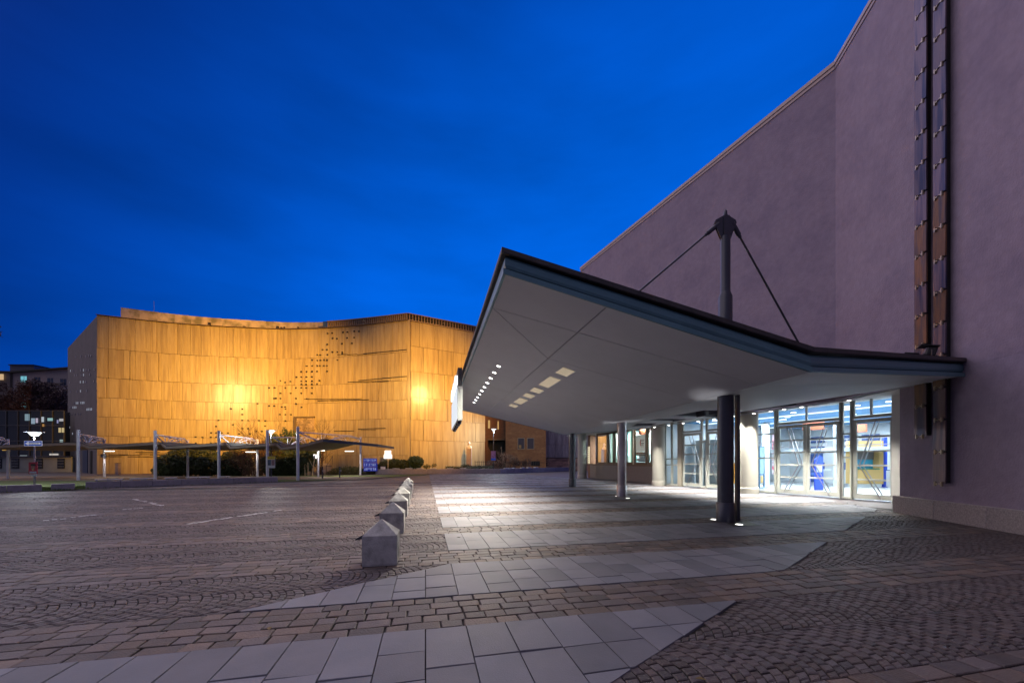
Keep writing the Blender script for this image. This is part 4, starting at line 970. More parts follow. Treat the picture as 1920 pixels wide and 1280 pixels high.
# dark side wall with rows of little windows
sd = (LE - LC).normalized(); sn = Vector((sd.y, -sd.x, 0)); sn = sn if sn.x < 0 else -sn; SLN = (LE - LC).length
MB().prism([LC + Vector((-.02, .05, 0)), LE, LE - sn * .3, LC - sn * .3], ZB, ZT - .05).build('side_wall', mat('side_concrete', (.20, .175, .175), .9, var=.2, scale=.6), BH)
def swin(x, y, w, h, m, name='side_window'):
    k = (x - CX) / FPX; u = (k * LC.y - LC.x) / (sd.x - k * sd.y); c = LC + sd * u + sn * .02; z = EYE - (y - HY) / FPX * c.y
    Bx(name, (c.x, c.y, z), (w, .06, h), m, BH, (sd, sn, Vector((0, 0, 1))))
M_wl = glow('lit_pane', (.75, .8, 1), .3); M_wd = mat('dim_pane', (.25, .24, .30), .3)
for y, xs, pr in ((668, range(132, 178, 5), .0), (694, range(132, 178, 5), .25), (703, range(133, 178, 4), .1), (716, range(131, 178, 5), .2), (733, range(133, 175, 6), .1), (755, range(140, 160, 3), .75), (763, range(131, 146, 3), .6), (768, range(163, 173, 3), .9), (776, range(131, 176, 5), .12), (800, (131,), 1), (810, (131,), 1), (812, (132, 137), .5)):
    for x in xs:
        v = R.random()
        if v < pr or R.random() < .5: swin(x + R.uniform(-.6, .6), y - (x - 150) * .05,   .17, .32, M_wl if v < pr else M_wd)
swin(171, 868, 1.3, 3.2, M_dark, 'side_door'); swin(160, 868, 3.6, 3.6, mat('door_panel_blue', (.03, .05, .12), .6), 'side_panel')
# ================================================================== brick building and stone wall behind the canopy
M_brick = mat('red_brick', (.36, .16, .07), .85, var=.35, scale=2.2, bump=.3, bscale=14, stretch=(1, 1, 3.5), stain=((.44, .21, .09), .5))
bb = thing('brick_building', 'low red brick building with twin windows behind the bare shrubs', 'building', (0, 60, 0))
x0, x1 = -4.0, 5.3
MB().prism([(-1.0, 60, 0), (x1, 60, 0), (x1 + .5, 70, 0), (-1.0, 70, 0)], -.2, 8.5).build('wall', M_brick, bb)
MB().prism([(-4.6, 62, 0), (-1.01, 62, 0), (-1.01, 70, 0), (-4.6, 70, 0)], 5.0, 10.5).build('wall', mat('dark_brick', (.15, .075, .05), .85, var=.3, scale=2.2, stretch=(1, 1, 3.5)), bb)
MB().prism([(-4.6, 62, 0), (-3.9, 62, 0), (-3.9, 70, 0), (-4.6, 70, 0)], -.2, 5.0).build('pier', MATS['dark_brick'], bb)
MB().prism([(-3.88, 64.5, 0), (-1.02, 64.5, 0), (-1.02, 65, 0), (-3.88, 65, 0)], -.2, 5.0).build('entrance_back', M_dark, bb)
MB().slabpoly([(-3.88, 62.0, 4.98), (-3.88, 62, 3.9), (-2.2, 62, 1.0), (-2.2, 62, 0), (-3.88, 62, 0)][::-1], Vector((0, 1, 0)), .3).build('entrance_wall', MATS['dark_brick'], bb)
Bx('lintel', (-2.6, 61.95, 5.05), (2.7, .3, .1), M_bronze, bb)
for xa, xb in ((970.5, 983.5), (988, 1001.5)):
    a, b = (xa - CX) / FPX * 60, (xb - CX) / FPX * 60; z1, z0 = EYE + 43.5 / 12, EYE + 22 / 12
    f = MB(); t = .09
    for (p, q, u, v) in ((a, a + t, z0, z1), (b - t, b, z0, z1), (a + t, b - t, z0, z0 + t), (a + t, b - t, z1 - t, z1)): f.box(((p + q) / 2, 59.97, (u + v) / 2), (q - p, .2, v - u))
    w_ = f.build('window', mat('window_frame_pale', (.42, .32, .22), .6), bb)
    Bx('pane', ((a + b) / 2, 59.965, (z0 + z1) / 2), (b - a - 2 * t, .03, z1 - z0 - 2 * t), mat('violet_pane', (.10, .08, .09), .15), w_)
    Bx('curtain', (a + .38, 59.94, z0 + .42), (.38, .012, .5) if xa < 980 else (.02, .01, .02), mat('lit_blind', (.5, .3, .12), .8), w_)
for xa, xb in ((963, 974), (979, 988), (995, 1012)):
    a, b = (xa - CX) / FPX * 60, (xb - CX) / FPX * 60; Bx('basement_opening', ((a + b) / 2, 59.97, 1.25), (b - a, .1, .7), M_dark, bb)
    for i in range(5): Bx('bar', (a + (b - a) * (i + .5) / 5, 59.9, 1.25), (.05, .05, .7), M_bronze, bb)
for (x, z) in ((917, 795), (934, 797)): p = P(x, z, 61.95); Bx('upper_window', p, (.32 if x < 920 else .2, .1, 1.3), glow('warm_window', (1, .6, .22), .55), bb)
sw = thing('stone_wall', 'grey violet streaked stone wall between brick building and steel columns', 'wall', (9, 66, 0))
for i in range(10):
    x = 5.6 + i * 1.2
    for z0, z1 in ((2.2, 4.4), (4.4, 6.6), (6.6, 8.5)): Bx('stone_panel', (x, 66 + R.uniform(0, .06), (z0 + z1) / 2), (1.17, .4, z1 - z0 - .03), mat('violet_stone', (.40, .36, .38), .85, var=.35, scale=3, stretch=(3, 3, .35), isl=.15, stain=((.55, .52, .52), .8)), sw)
Bx('core', (11, 66.4, 4.1), (12, .3, 8.4), M_core, sw)
lw = thing('low_brick_wall', 'low pale pink brick wall in front of the violet stone wall', 'wall', (9, 64.5, 0))
Bx('wall', (10.6, 64.6, .95), (10.6, .3, 2.1), mat('pink_brick', (.55, .33, .26), .85, var=.3, scale=3, stretch=(1, 1, 3), stain=((.28, .17, .15), 1)), lw); Bx('coping', (10.6, 64.6, 2.03), (10.7, .4, .06), M_coping, lw)
# ================================================================== far left: glass pavilion and apartment block
gp = thing('glass_pavilion', 'dark glass pavilion on a pale base at the foot of the curved hall', 'building', (-80, 57, ZB))
Bx('base_wall', (-81, 57.4, .85), (31, .6, 2.7), mat('pavilion_base', (.30, .34, .32), .8, var=.15, scale=.8), gp)
for xa, xb in ((20.5, 34.5), (67, 79), (107, 120), (-12, 2)):
    a, b = (xa - CX) / FPX * 57, (xb - CX) / FPX * 57; w_ = Bx('window', ((a + b) / 2, 57.07, 1.25), (b - a, .1, 1.5), mat('night_pane', (.015, .02, .03), .15), gp)
    for i in range(3): Bx('louvre', ((a + b) / 2, 57.0, .8 + i * .42), (b - a - .06, .05, .05), mat('pavilion_base', (.3, .34, .32)), w_)
Bx('sill_band', (-81, 57.05, 2.27), (31, .5, .12), M_steel, gp)
Bx('core', (-81, 60.5, 5.8), (31, .2, 6.9), mat('pavilion_core', (.02, .022, .025), .8), gp)
M_ng = mat('night_glass', (.02, .03, .035), .08, spec=.6)
xs = [-96 + i * 1.72 for i in range(18)]; zs = [2.35, 4.6, 6.9, 9.1]
for i in range(17):
    for k in range(3):
        Bx('pane', ((xs[i] + xs[i + 1]) / 2, 57.3, (zs[k] + zs[k + 1]) / 2), (1.68, .05, zs[k + 1] - zs[k] - .06), M_ng, gp)
mb = MB()
for x in xs: Bx('mullion', (x, 57.22, 5.73), (.07, .12, 6.76), mat('mullion_grey', (.11, .12, .13), .5), gp)
for z in zs: Bx('transom_bar', (-81.4, 57.21, z), (29.4, .13, .08), MATS['mullion_grey'], gp)
for (x, y, w_, h_, c_) in ((8, 842, .9, .5, (1, .6, .15)), (15, 838, 1.2, .7, (.3, .45, .5)), (101, 851.5, 1.9, .35, (1, .92, .85)), (44, 854, 1.5, .14, (.8, .9, 1)), (80, 786, .5, 1.1, (.8, .9, 1)), (81, 797, .4, .5, (1, .5, .15)), (51, 782, 1.0, 1.4, (.35, .5, .6)), (62, 789, .8, 1.2, (.45, .6, .75)), (69, 788, .45, 1.0, (.8, .7, .9)), (94, 786, 1.1, .6, (.5, .85, .85)), (115, 787, .9, .55, (.8, .78, .8)), (112, 806, .5, 1.0, (1, .78, .4)), (118, 806, .5, 1.0, (1, .78, .4)), (115, 826, .65, .5, (.6, .8, .8)), (108, 790, .3, .7, (.5, .5, .85))):
    p = P(x, y, 57.17); Bx('lit_room', p, (w_ * .7, .02, h_ * .7), glow('room_%d_%d_%d' % tuple(int(v * 20) for v in c_), c_, .5), gp)
ab = thing('apartment_block', 'distant flat-roofed apartment block with a few lit windows', 'building', (-130, 110, 0))
M_ap = mat('apartment_render', (.27, .24, .25), .85, var=.1)
def ax_(x, Y=110): return (x - CX) / FPX * Y
def az(y, Y=110): return EYE - (y - HY) / FPX * Y
MB().prism([(ax_(23.5), 110, 0), (ax_(150, 104), 104, 0), (ax_(150, 104), 120, 0), (ax_(23.5), 122, 0)], 0, az(699)).build('wall', M_ap, ab)
MB().prism([(ax_(-40), 108.5, 0), (ax_(23), 109.5, 0), (ax_(23), 122, 0), (ax_(-40), 122, 0)], 0, az(696)).build('wall', mat('apartment_dark', (.16, .14, .13), .85), ab)
MB().prism([(ax_(-42), 108, 0), (ax_(24), 109, 0), (ax_(151, 103), 103, 0), (ax_(151, 103), 121, 0), (ax_(-42), 123, 0)], az(699.6), az(697)).build('roof', M_dark, ab)
MB().prism([(ax_(10), 111, 0), (ax_(54), 111.2, 0), (ax_(54), 118, 0), (ax_(10), 118, 0)], az(697), az(683)).build('penthouse', mat('penthouse_wall', (.12, .12, .15), .8), ab)
MB().prism([(ax_(9), 110.7, 0), (ax_(55), 110.9, 0), (ax_(55), 118.3, 0), (ax_(9), 118.3, 0)], az(683), az(681.5)).build('roof', M_dark, ab)
for fl in range(5):
    for j, x in enumerate((47, 73, 97, 121)):
        y = 711 + fl * 24 + (x - 47) * .07; lit = j == 0
        Yw = 110 - (x - 23.5) / 126 * 6
        w_ = Bx('window', (ax_(x, Yw), Yw - .1, az(y, Yw)), (2.0, .2, 1.7), glow('teal_window', (.22, .62, .75), .75) if lit else mat('unlit_window', (.03, .05, .09), .2), ab)
        Bx('frame', (ax_(x, Yw), Yw - .23, az(y, Yw)), (.08, .04, 1.7), M_ap, w_)
for x, y, c_ in ((1, 708, 1), (11, 708, 1), (4, 725, 0)):
    w_ = Bx('window', (ax_(x), 109.0 - .1, az(y)), (1.25 if x > 2 else .9, .3, 1.6), glow('warm_flat', (1, .68, .38), .6) if c_ else mat('unlit_window', (.03, .05, .09), .2), ab)
Bx('string_course', (ax_(87, 107), 106.9, az(721, 107)), (15.5, .3, .2), MATS['apartment_dark'], ab, axes((15.5, -6 * 15.5 / 19.3)))
# ================================================================== lawn, path, planter walls
M_lawn = mat('lawn_soil', (.085, .12, .025), .9, var=.35, scale=2)
M_path = mat('path_stone', (.22, .17, .13), .8, var=.15, scale=1)
A0, A1 = G(160, 916), G(521, 903); AD_ = (A1 - A0).normalized(); AL0 = G(-60, 926); AL1 = G(141, 917.3)
lawnpts = [AL0, AL1, A0, A1, Vector((-15.5, 31.5, 0)), Vector((-12, 38, 0)), Vector((-10, 44.5, 0))]
mb = MB(); n = len(lawnpts); back = [Vector((-75, 40, 0)), Vector((-46, 40, 0)), Vector((-36, 40, 0)), Vector((-28, 41, 0)), Vector((-22, 42, 0)), Vector((-16, 43, 0)), Vector((-10, 45.5, 0))]
vs = [(p.x, p.y, .02) for p in lawnpts] + [(p.x, p.y, .03) for p in back] + [(-110, 58, -.5), (-66, 58, -.5), (-40, 56, -.5), (-30, 56, -.5), (-22, 55, -.5), (-14, 53, -.4), (-6, 50, -.1)]
fs = [(i, i + 1, n + i + 1, n + i) for i in range(n - 1)] + [(n + i, n + i + 1, 2 * n + i + 1, 2 * n + i) for i in range(n - 1)]
MB().add(vs, fs).build('lawn', M_lawn, kind='structure')
MB().add([(-60, 30.3, .035), (-26, 30.8, .035), (-13, 33.0, .035), (-12.2, 38, .035), (-26, 39.4, .035), (-60, 39.6, .035)], [(0, 1, 4, 5), (1, 2, 3, 4)]).build('path', M_path, kind='structure')
# grass blades near the wall
mb = MB()
for i in range(9000):
    t = R.random(); p = AL0.lerp(AL1, t / .45) if t < .45 else A0.lerp(A1, (t - .45) / .55)
    y = p.y + R.uniform(.3, 6.5) * (R.random() ** .6); x = p.x - R.uniform(-.5, 1.5)
    if y > 30: continue
    h = R.uniform(.05, .13); a = R.uniform(0, pi); dx, dy = cos(a) * .014, sin(a) * .014; lx, ly = R.uniform(-.05, .05), R.uniform(-.05, .05)
    mb.add([(x - dx, y - dy, .0), (x + dx, y + dy, .0), (x + lx, y + ly, .02 + h)], [(0, 1, 2)])
mb.build('grass', mat('grass_blade', (.11, .17, .025), .7, var=.3, isl=.3), kind='stuff')
M_wallst = mat('planter_stone', (.33, .28, .29), .75, var=.2, scale=4, isl=.12)
def planter(name, label, pts, h, w=.45, ln=1.5):
    t = thing(name, label, 'planter wall', pts[0], 0, 'low stone planter walls round the plaza')
    for p, q in zip(pts, pts[1:]):
        L_ = (q - p).length; n = max(1, round(L_ / ln)); d = (q - p).normalized()
        for i in range(n):
            c = p.lerp(q, (i + .5) / n); Bx('wall_block', (c.x - d.y * w / 2, c.y + d.x * w / 2, h / 2), (L_ / n - .014, w, h), M_wallst, t, axes(d), .012)
planter('planter_wall', 'long low stone wall in front of the covered walkway', [A0, A1], .40)
planter('planter_wall', 'low stone wall piece cut by the picture edge beside the red poster', [AL0, G(79, 920.5)], .36)
planter('planter_wall', 'short single stone block between two longer low walls by the grass', [G(95, 919), AL1], .34, .45, 3)
Q = [G(703, 889), G(938, 888), Vector((9.2, 62, 0))]
planter('planter_wall', 'low stone wall below the bust, turning back towards the violet stone wall', Q, .62)
bed = MB(); bp_ = [Vector((-16.2, 46.6, 0)), Vector((-1.6, 48.5, 0)), Vector((9.0, 62.4, 0)), Vector((9.0, 64.3, 0)), Vector((-1, 59.8, 0)), Vector((-4.6, 61.8, 0)), Vector((-13.2, 50.2, 0)), Vector((-19, 50, 0))]
bed.prism(bp_, -.1, .52).build('planting_bed', mat('bed_soil', (.035, .03, .02), .95, var=.3), kind='structure')
MB().lathe((-5.6, 50.4, .5), [(2.0, 0), (1.6, .14), (1.0, .28), (.5, .36), (.1, .38)], 20).build('planting_mound', MATS['bed_soil'], bpy.data.objects['planting_bed'])
# seat boards lying on the walls
M_seat = mat('seat_paint', (.70, .68, .70), .5)
k = 0
wh = ['leftmost', 'second', 'third', 'fourth', 'fifth', 'sixth', 'seventh', 'eighth']
for x in (192, 217, 257, 282, 321, 361, 384, 422):
    t_ = (x - 160) / 361; u = None
    kx_ = (x - CX) / FPX; u = (kx_ * A0.y - A0.x) / (AD_.x - kx_ * AD_.y); c = A0 + AD_ * u
    Lb = thing('seat_board', ('pale seat board on the long low wall, %s counted from the one-way sign' % wh[k]).replace('leftmost', 'first'), 'seat', (c.x, c.y, .40), 0, 'pale seat boards on the low walls'); k += 1
    o = Bx('board', (c.x - AD_.y * .22, c.y + AD_.x * .22, .505), (.62, .36, .04), M_seat, Lb, axes(AD_))
    for s_ in (-.22, .22): Bx('foot', (c.x - AD_.y * .22 + AD_.x * s_, c.y + AD_.x * .22 + AD_.y * s_, .443), (.06, .3, .084), M_steel2, Lb, axes(AD_))
k = 0
for x, Y in ((742, 47.0), (766, 47.2), (787, 47.3), (812, 47.5), (844, 47.7), (868, 47.9), (952, 49.8), (963, 51), (982, 53.2), (994, 54.6), (1007, 56.4)):
    p = P(x, HY, Y); nm = ['first', 'second', 'third', 'fourth', 'fifth', 'sixth', 'seventh', 'eighth', 'ninth', 'tenth', 'last'][k]; k += 1
    dd_ = (Q[1] - Q[0]).normalized() if x < 938 else (Q[2] - Q[1]).normalized()
    kx_ = (x - CX) / FPX; q0 = Q[0] if x < 938 else Q[1]; u = (kx_ * q0.y - q0.x) / (dd_.x - kx_ * dd_.y); p = q0 + dd_ * u
    Lb = thing('seat_board', 'pale seat board on the wall below the bust, %s from the blue lettered board' % nm, 'seat', (p.x, p.y, .62), 0, 'pale seat boards on the low walls')
    Bx('board', (p.x - dd_.y * .2, p.y + dd_.x * .2, .70), (.8, .36, .05), M_seat, Lb, axes(dd_)); Bx('foot', (p.x - dd_.y * .2, p.y + dd_.x * .2, .648), (.5, .2, .05), M_steel2, Lb, axes(dd_))
# ================================================================== covered walkway with folded roof
M_pole = mat('pole_paint', (.62, .60, .66), .4, var=.05)
cw = thing('covered_walkway', 'covered walkway with zigzag roof on white poles and trusses', 'shelter', (-25, 32, 0))
YF = 32.0
ridge = [(-70, 838.8), (-40, 842), (0, 838.7), (122, 833.7), (150, 833.7), (168.6, 840.8), (290, 832.7), (302, 832.7), (312.5, 840.6), (425, 833.5), (432.5, 840.6), (518.7, 834), (528, 842.5), (562, 838), (606, 827)]
M_roof = mat('walkway_roof', (.05, .045, .04), .6); M_edge = mat('walkway_edge', (.30, .23, .18), .5, metal=.3); M_under = mat('walkway_soffit', (.30, .24, .18), .7)
def fp(x, y, Y=YF): return P(x, y, Y)
prev = None; tri = []
for i in range(len(ridge) - 1):
    a, b = fp(*ridge[i]), fp(*ridge[i + 1]); ba, bb_ = Vector((a.x - .1, 38.6, a.z * .985 + .05)), Vector((b.x - .1, 38.6, b.z * .985 + .05))
    U = Vector((0, 0, 1))
    MB().slabpoly([a, b, bb_, ba], U, .05).build('soffit_panel', M_under, cw)
    MB().slabpoly([a + U * .054 + Vector((0, .03, 0)), b + U * .054 + Vector((0, .03, 0)), bb_ + U * .054, ba + U * .054], U, .16).build('roof_plate', M_roof, cw)
    MB().slabpoly([a + Vector((0, -.06, -.03)), b + Vector((0, -.06, -.03)), b + Vector((0, -.004, -.03)), a + Vector((0, -.004, -.03))], U, .19).build('roof_edge', M_edge, cw)
# last roof folds: a ridge and a long wing sloping down to the end pole
a, b = fp(606, 827), fp(709, 836.5, 38); ba, bb_ = Vector((a.x + 1.5, 41.5, a.z - .15)), Vector((b.x + .2, 42.5, b.z - .1)); U = Vector((0, 0, 1))
MB().slabpoly([a, b, bb_, ba], U, .05).build('soffit_panel', mat('grey_soffit', (.09, .085, .09), .6), cw); MB().slabpoly([a + U * .054, b + U * .054, bb_ + U * .054, ba + U * .054], U, .16).build('roof_plate', M_roof, cw)
MB().slabpoly([a + Vector((-.02, -.06, -.03)), b + Vector((0, -.06, -.03)), b + Vector((0, -.004, -.03)), a + Vector((0, -.004, -.03))], U, .2).build('roof_edge', M_cap, cw)
def pole(x, y0, y1, Y, w=.2):
    p = P(x, y0, Y); q = P(x, y1, Y); return MB().tube((p.x, p.y, 0.02), (p.x, p.y, q.z), w / 2, 12).build('pole', M_pole, cw, smooth=True)
FR = [(147, 805.5, 31.9), (291, 806.5, 31.9), (410.5, 807, 32.0), (501.5, 806, 32.0), (558.5, 799.5, 31.6)]
BK = [(195.5, 823, 37.2), (352, 824, 37.6), (482.5, 823, 38), (596.5, 821, 38.3)]
fr_ = []; bk_ = []
for x, y, Y in FR: pole(x, 899, y, Y - .35, .215); fr_.append(P(x, y, Y - .35))
for x, y, Y in BK: pole(x, 895, y, Y, .2); bk_.append(P(x, y, Y))
pole(676, 890, 818, 43.2, .2); endp = P(676, 818, 43.2)
pole(15.5, 897, 842, 34, .2); bk0 = P(15.5, 822, 34); pole(15.5, 862, 823, 34.01, .16)
def truss(p, q, dz=-.35):
    """three-chord white truss between two pole heads"""
    p = p + Vector((0, 0, dz)); q = q + Vector((0, 0, -.05)); mb = MB(); d = q - p; L_ = d.length; u = d.normalized(); s_ = Vector((-u.y, u.x, 0)).normalized()
    k1 = p + d * .72 + Vector((0, 0, .02)); top = [p, k1, q + Vector((0, 0, -.25))]
    low = p + d * .30 + Vector((0, 0, -.75)); low2 = p + d * .75 + Vector((0, 0, -.8))
    for off in (-.35, .35):
        o = s_ * off; mb.tube(p, top[1] + o, .05, 6); mb.tube(top[1] + o, top[2], .05, 6); mb.tube(low, top[1] + o, .042, 6); mb.tube(p + d * .34 + o * .6, low, .036, 5); mb.tube(low2, p + d * .5 + o, .036, 5); mb.tube(low2, top[1] + o, .02, 5)
    mb.tube(p, low, .05, 6); mb.tube(low, low2, .045, 6); mb.tube(low2, top[2], .03, 6); mb.tube(top[1] - s_ * .35, top[1] + s_ * .35, .036, 5); mb.tube(low, low - Vector((0, 0, .2)), .03, 6)
    mb.build('truss', M_pole, cw, smooth=True)
for p, q in zip(fr_[:3], bk_[:3]): truss(p, q)
truss(P(-60, 806, 31), bk0); truss(fr_[3] + Vector((.4, 0, -.1)), bk_[3] + Vector((0, 0, .1)), -.5); truss(fr_[4] + Vector((0, 0, .1)), endp, -.55)
M_tube = glow('walkway_tube', (1, .93, .82), 5)
for x, y, Y, pw in ((205, 846, 36.8, 45), (470, 847.5, 37.4, 30), (600, 845, 38, 45), (655, 846, 41.0, 110)):
    p = P(x, y, Y); Bx('light_tube', (p.x, p.y, p.z + .03), (.9, .1, .05), M_tube, cw); lamp('tube_beam', 'AREA', (p.x, p.y, p.z - .04), pw, (1, .9, .8), cw, .9, to=(p.x, p.y, 0), sy=.12)
p = BK[0]; q = P(194, 854, 37.05); Bx('meter_box', q, (.25, .3, .35), M_steel, cw); q = P(592, 856, 38.1); MB().tube(q - Vector((.1, .1, 0)), q + Vector((.1, -.1, 0)), .22, 16).build('mirror_disc', M_pole, cw)
# ================================================================== street lamps, signs, posters
def street_lamp(x, y, Y, w, power, label):
    p = P(x, y, Y); t = thing('street_lamp', label, 'street lamp', (p.x, p.y, 0), 0, 'lit street lamps with cone heads')
    z = p.z; r = w / 2
    MB().tube((p.x, p.y, 0), (p.x, p.y, z - .05), .055, 10, .04).build('pole', M_steel, t, smooth=True)
    MB().lathe((p.x, p.y, 0), [(.05, z - .02), (r * .34, z - .0), (r * .66, z + r * .5)], 20).build('lens', glow('street_lens', (.88, .98, 1), 2.2), t, smooth=True)
    MB().lathe((p.x, p.y, 0), [(r, z + r * .53), (r * .98, z + r * .6), (.06, z + r * .68)], 20).build('cap', M_steel, t, smooth=True)
    lamp('lamp_beam', 'POINT', (p.x, p.y - .1, z - .14), power, (.86, .97, 1), t, .08); return t
street_lamp(65, 817, 24.6, .9, 650, 'lit street lamp with cone head above the blue one-way sign')
street_lamp(508.5, 811.5, 34.5, .85, 800, 'lit street lamp with cone head beside the yellow topped poster')
street_lamp(925.5, 807, 51.5, .85, 1100, 'lit street lamp with cone head in front of the red brick building')
for n_ in ('lamp_beam', 'lamp_beam.001', 'lamp_beam.002'): pass
Y = 24.4; p = P(65, 912, Y); t = thing('one_way_sign', 'blue one-way sign with white arrow on a thin grey post', 'road sign', (p.x, p.y, 0))
MB().tube((p.x, p.y, 0), (p.x, p.y, P(0, 825, Y).z), .042, 10).build('post', M_steel2, t, smooth=True)
c = P(64.5, 831, Y - .05); w, h = 1.13, .33
M_signglow = mat('glowing_white', (.75, .76, .78), .4, emit=(.8, .85, 1), estr=.3)  # plate and arrow glow by themselves, standing in for lamplight on the sign
Bx('plate', (c.x, c.y - .06, c.z), (w, .02, h), M_signglow, t); Bx('blue_field', (c.x, c.y - .0725, c.z), (w - .05, .005, h - .05), mat('sign_blue_glow', (.01, .07, .42), .35, emit=(.01, .09, .6), estr=.28), t)  # blue field glows too, its lit look put into the material
ar = [(-.50, 0), (-.27, .125), (-.27, .065), (.48, .065), (.48, -.065), (-.27, -.065), (-.27, -.125)]
MB().slabpoly([Vector((c.x + x, c.y - .078, c.z + z)) for x, z in ar], Vector((0, -1, 0)), .003).build('arrow', M_signglow, t)
text('lettering', 'Einbahnstraße', (c.x + .08, c.y - .083, c.z), (1, 0, 0), .115, M_ink, t)
p = P(65, 877, 24.3); t = thing('red_poster', 'red portrait poster hung on the post of the one-way sign', 'poster', (p.x, p.y - .06, p.z))
Bx('board', (p.x, p.y - .07, p.z), (.56, .02, .74), mat('poster_crimson', (.42, .03, .06), .6, var=.25, scale=6), t)
MB().slabpoly([Vector((p.x + .13 * cos(a), p.y - .085, p.z + .04 + .19 * sin(a))) for a in [i * pi / 7 for i in range(14)]][::-1], Vector((0, 1, 0)), .004).build('portrait', mat('portrait_print', (.30, .17, .14), .7), t)
Bx('hair', (p.x, p.y - .088, p.z + .2), (.3, .004, .12), M_ink, t)
Bx('caption', (p.x, p.y - .088, p.z - .27), (.44, .004, .12), mat('pale_print', (.45, .5, .6), .7, var=.5, scale=18), t)
p2 = P(65.5, 889.5, 24.3); t = thing('small_poster', 'small pale blue striped board below the red poster', 'poster', (p2.x, p2.y - .06, p2.z))
for i in range(3): Bx('strip', (p2.x + .02 * i, p2.y - .07, p2.z + .07 - .075 * i), (.42 - .05 * i, .015, .06), MATS['pale_print'], t)
Y = 31.2; c = P(508.7, 866, Y); t = thing('event_poster', 'yellow topped event poster hung on a walkway pole', 'poster', (c.x, c.y, c.z))
Bx('board', c, (.62, .025, .95), mat('poster_grey', (.42, .42, .46), .6), t); Bx('yellow_band', (c.x, c.y - .016, c.z + .35), (.61, .006, .24), mat('poster_yellow', (.62, .46, .03), .6), t)
for i in range(6): Bx('print_mark', (c.x - .21 + i * .083, c.y - .021, c.z + .35), (.055, .003, .11), mat('ochre_ink', (.28, .2, .02), .7), t)
for s_, cc in ((-.15, (.05, .07, .13)), (.15, (.20, .11, .13))): Bx('picture', (c.x + s_, c.y - .016, c.z - .03), (.26, .006, .46), mat('poster_pic_%d' % (s_ > 0), cc, .7, var=.5, scale=7), t)
# blue lettered board
Y = 46.0; c = P(694, 871.5, Y); t = thing('blue_lettered_board', 'blue cut-out board with white lettering by the walkway end pole', 'sign board', (c.x, c.y, 0))
M_bl = mat('board_blue', (.01, .03, .38), .4, emit=(.02, .06, .9), estr=.14); M_wl2 = glow('board_white', (.6, .68, 1), .55)
for i, w_ in enumerate((1.6, 1.68, 1.62)): Bx('row_panel', (c.x + .02 * i, c.y, 1.68 - i * .52), (w_, .08, .49), M_bl, t)
for s_ in (-.6, .6): Bx('leg', (c.x + s_, c.y + .06, .46), (.06, .05, .9), M_steel, t)
for i in range(3):
    z = 1.68 - i * .52
    for j in range(6):
        x = c.x - .62 + j * .25
        for (dx, dz, ww, hh) in R.sample(((-.05, 0, .035, .3), (.05, 0, .035, .3), (0, .13, .12, .035), (0, -.13, .12, .035), (0, 0, .12, .035), (.02, .05, .05, .09)), 3): Bx('letter_stroke', (x + dx, c.y - .052, z + dz), (ww, .012, hh), M_wl2, t)
# bright white sign on a post
Y = 48.2; c = P(727.3, 852, Y); t = thing('lit_white_sign', 'brightly lit white two tier sign on a thin post above the hedge', 'sign', (c.x, c.y, .5))
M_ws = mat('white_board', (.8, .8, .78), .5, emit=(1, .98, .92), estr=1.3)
Bx('upper_board', (c.x, c.y, c.z + .27), (.80, .06, .5), M_ws, t); Bx('lower_board', (c.x, c.y, c.z - .24), (1.02, .08, .51), M_ws, t); MB().tube((c.x, c.y + .06, .5), (c.x, c.y + .06, c.z + .3), .03, 8).build('post', M_white, t)
Bx('emblem', (c.x - .2, c.y - .034, c.z + .35), (.09, .006, .06), M_ink, t)
for i in range(4): Bx('print_mark', (c.x - .35 + i * .17, c.y - .044, c.z - .16), (.1, .006, .03), mat('grey_ink', (.35, .2, .2), .7), t)
p = P(715, 877.5, 46.2); t = thing('pale_box', 'small pale box standing behind the low wall beside the blue board', 'box', (p.x, p.y + .6, .5)); Bx('body', (p.x, p.y + .6, .72), (.5, .3, .42), M_seat, t); Bx('lid', (p.x, p.y + .6, .945), (.54, .34, .03), M_steel2, t)
p = P(513, 0, 47)
c = P(925.5, 854, 51.4); t = thing('violet_poster', 'violet and blue poster board on the lamp pole by the brick building', 'poster', (c.x, c.y - .08, c.z)); Bx('board', (c.x - .02, c.y - .09, c.z), (.62, .03, 1.25), mat('poster_violet', (.32, .2, .5), .6, var=.4, scale=4), t); Bx('blue_band', (c.x - .02, c.y - .108, c.z - .48), (.6, .004, .24), MATS['sign_blue_glow'], t)
# ================================================================== portrait bust on its pedestal
bx, by = (879.5 - CX) / FPX * 50.4, 50.4
M_ped = mat('pedestal_stone', (.42, .33, .29), .8, var=.12)
t = thing('stone_bust', 'pale portrait bust on a tall stone pedestal in front of the hall', 'statue', (bx, by, .8))
MB().add([(bx + sx * w_, by + sy * w_, z) for (w_, z) in ((.42, .6), (.33, .82), (.31, 3.2), (.30, 3.22)) for sx, sy in ((-1, -1), (1, -1), (1, 1), (-1, 1))], [(k * 4 + i, k * 4 + (i + 1) % 4, k * 4 + 4 + (i + 1) % 4, k * 4 + 4 + i) for k in range(3) for i in range(4)] + [(12, 13, 14, 15)]).build('pedestal', M_ped, t)
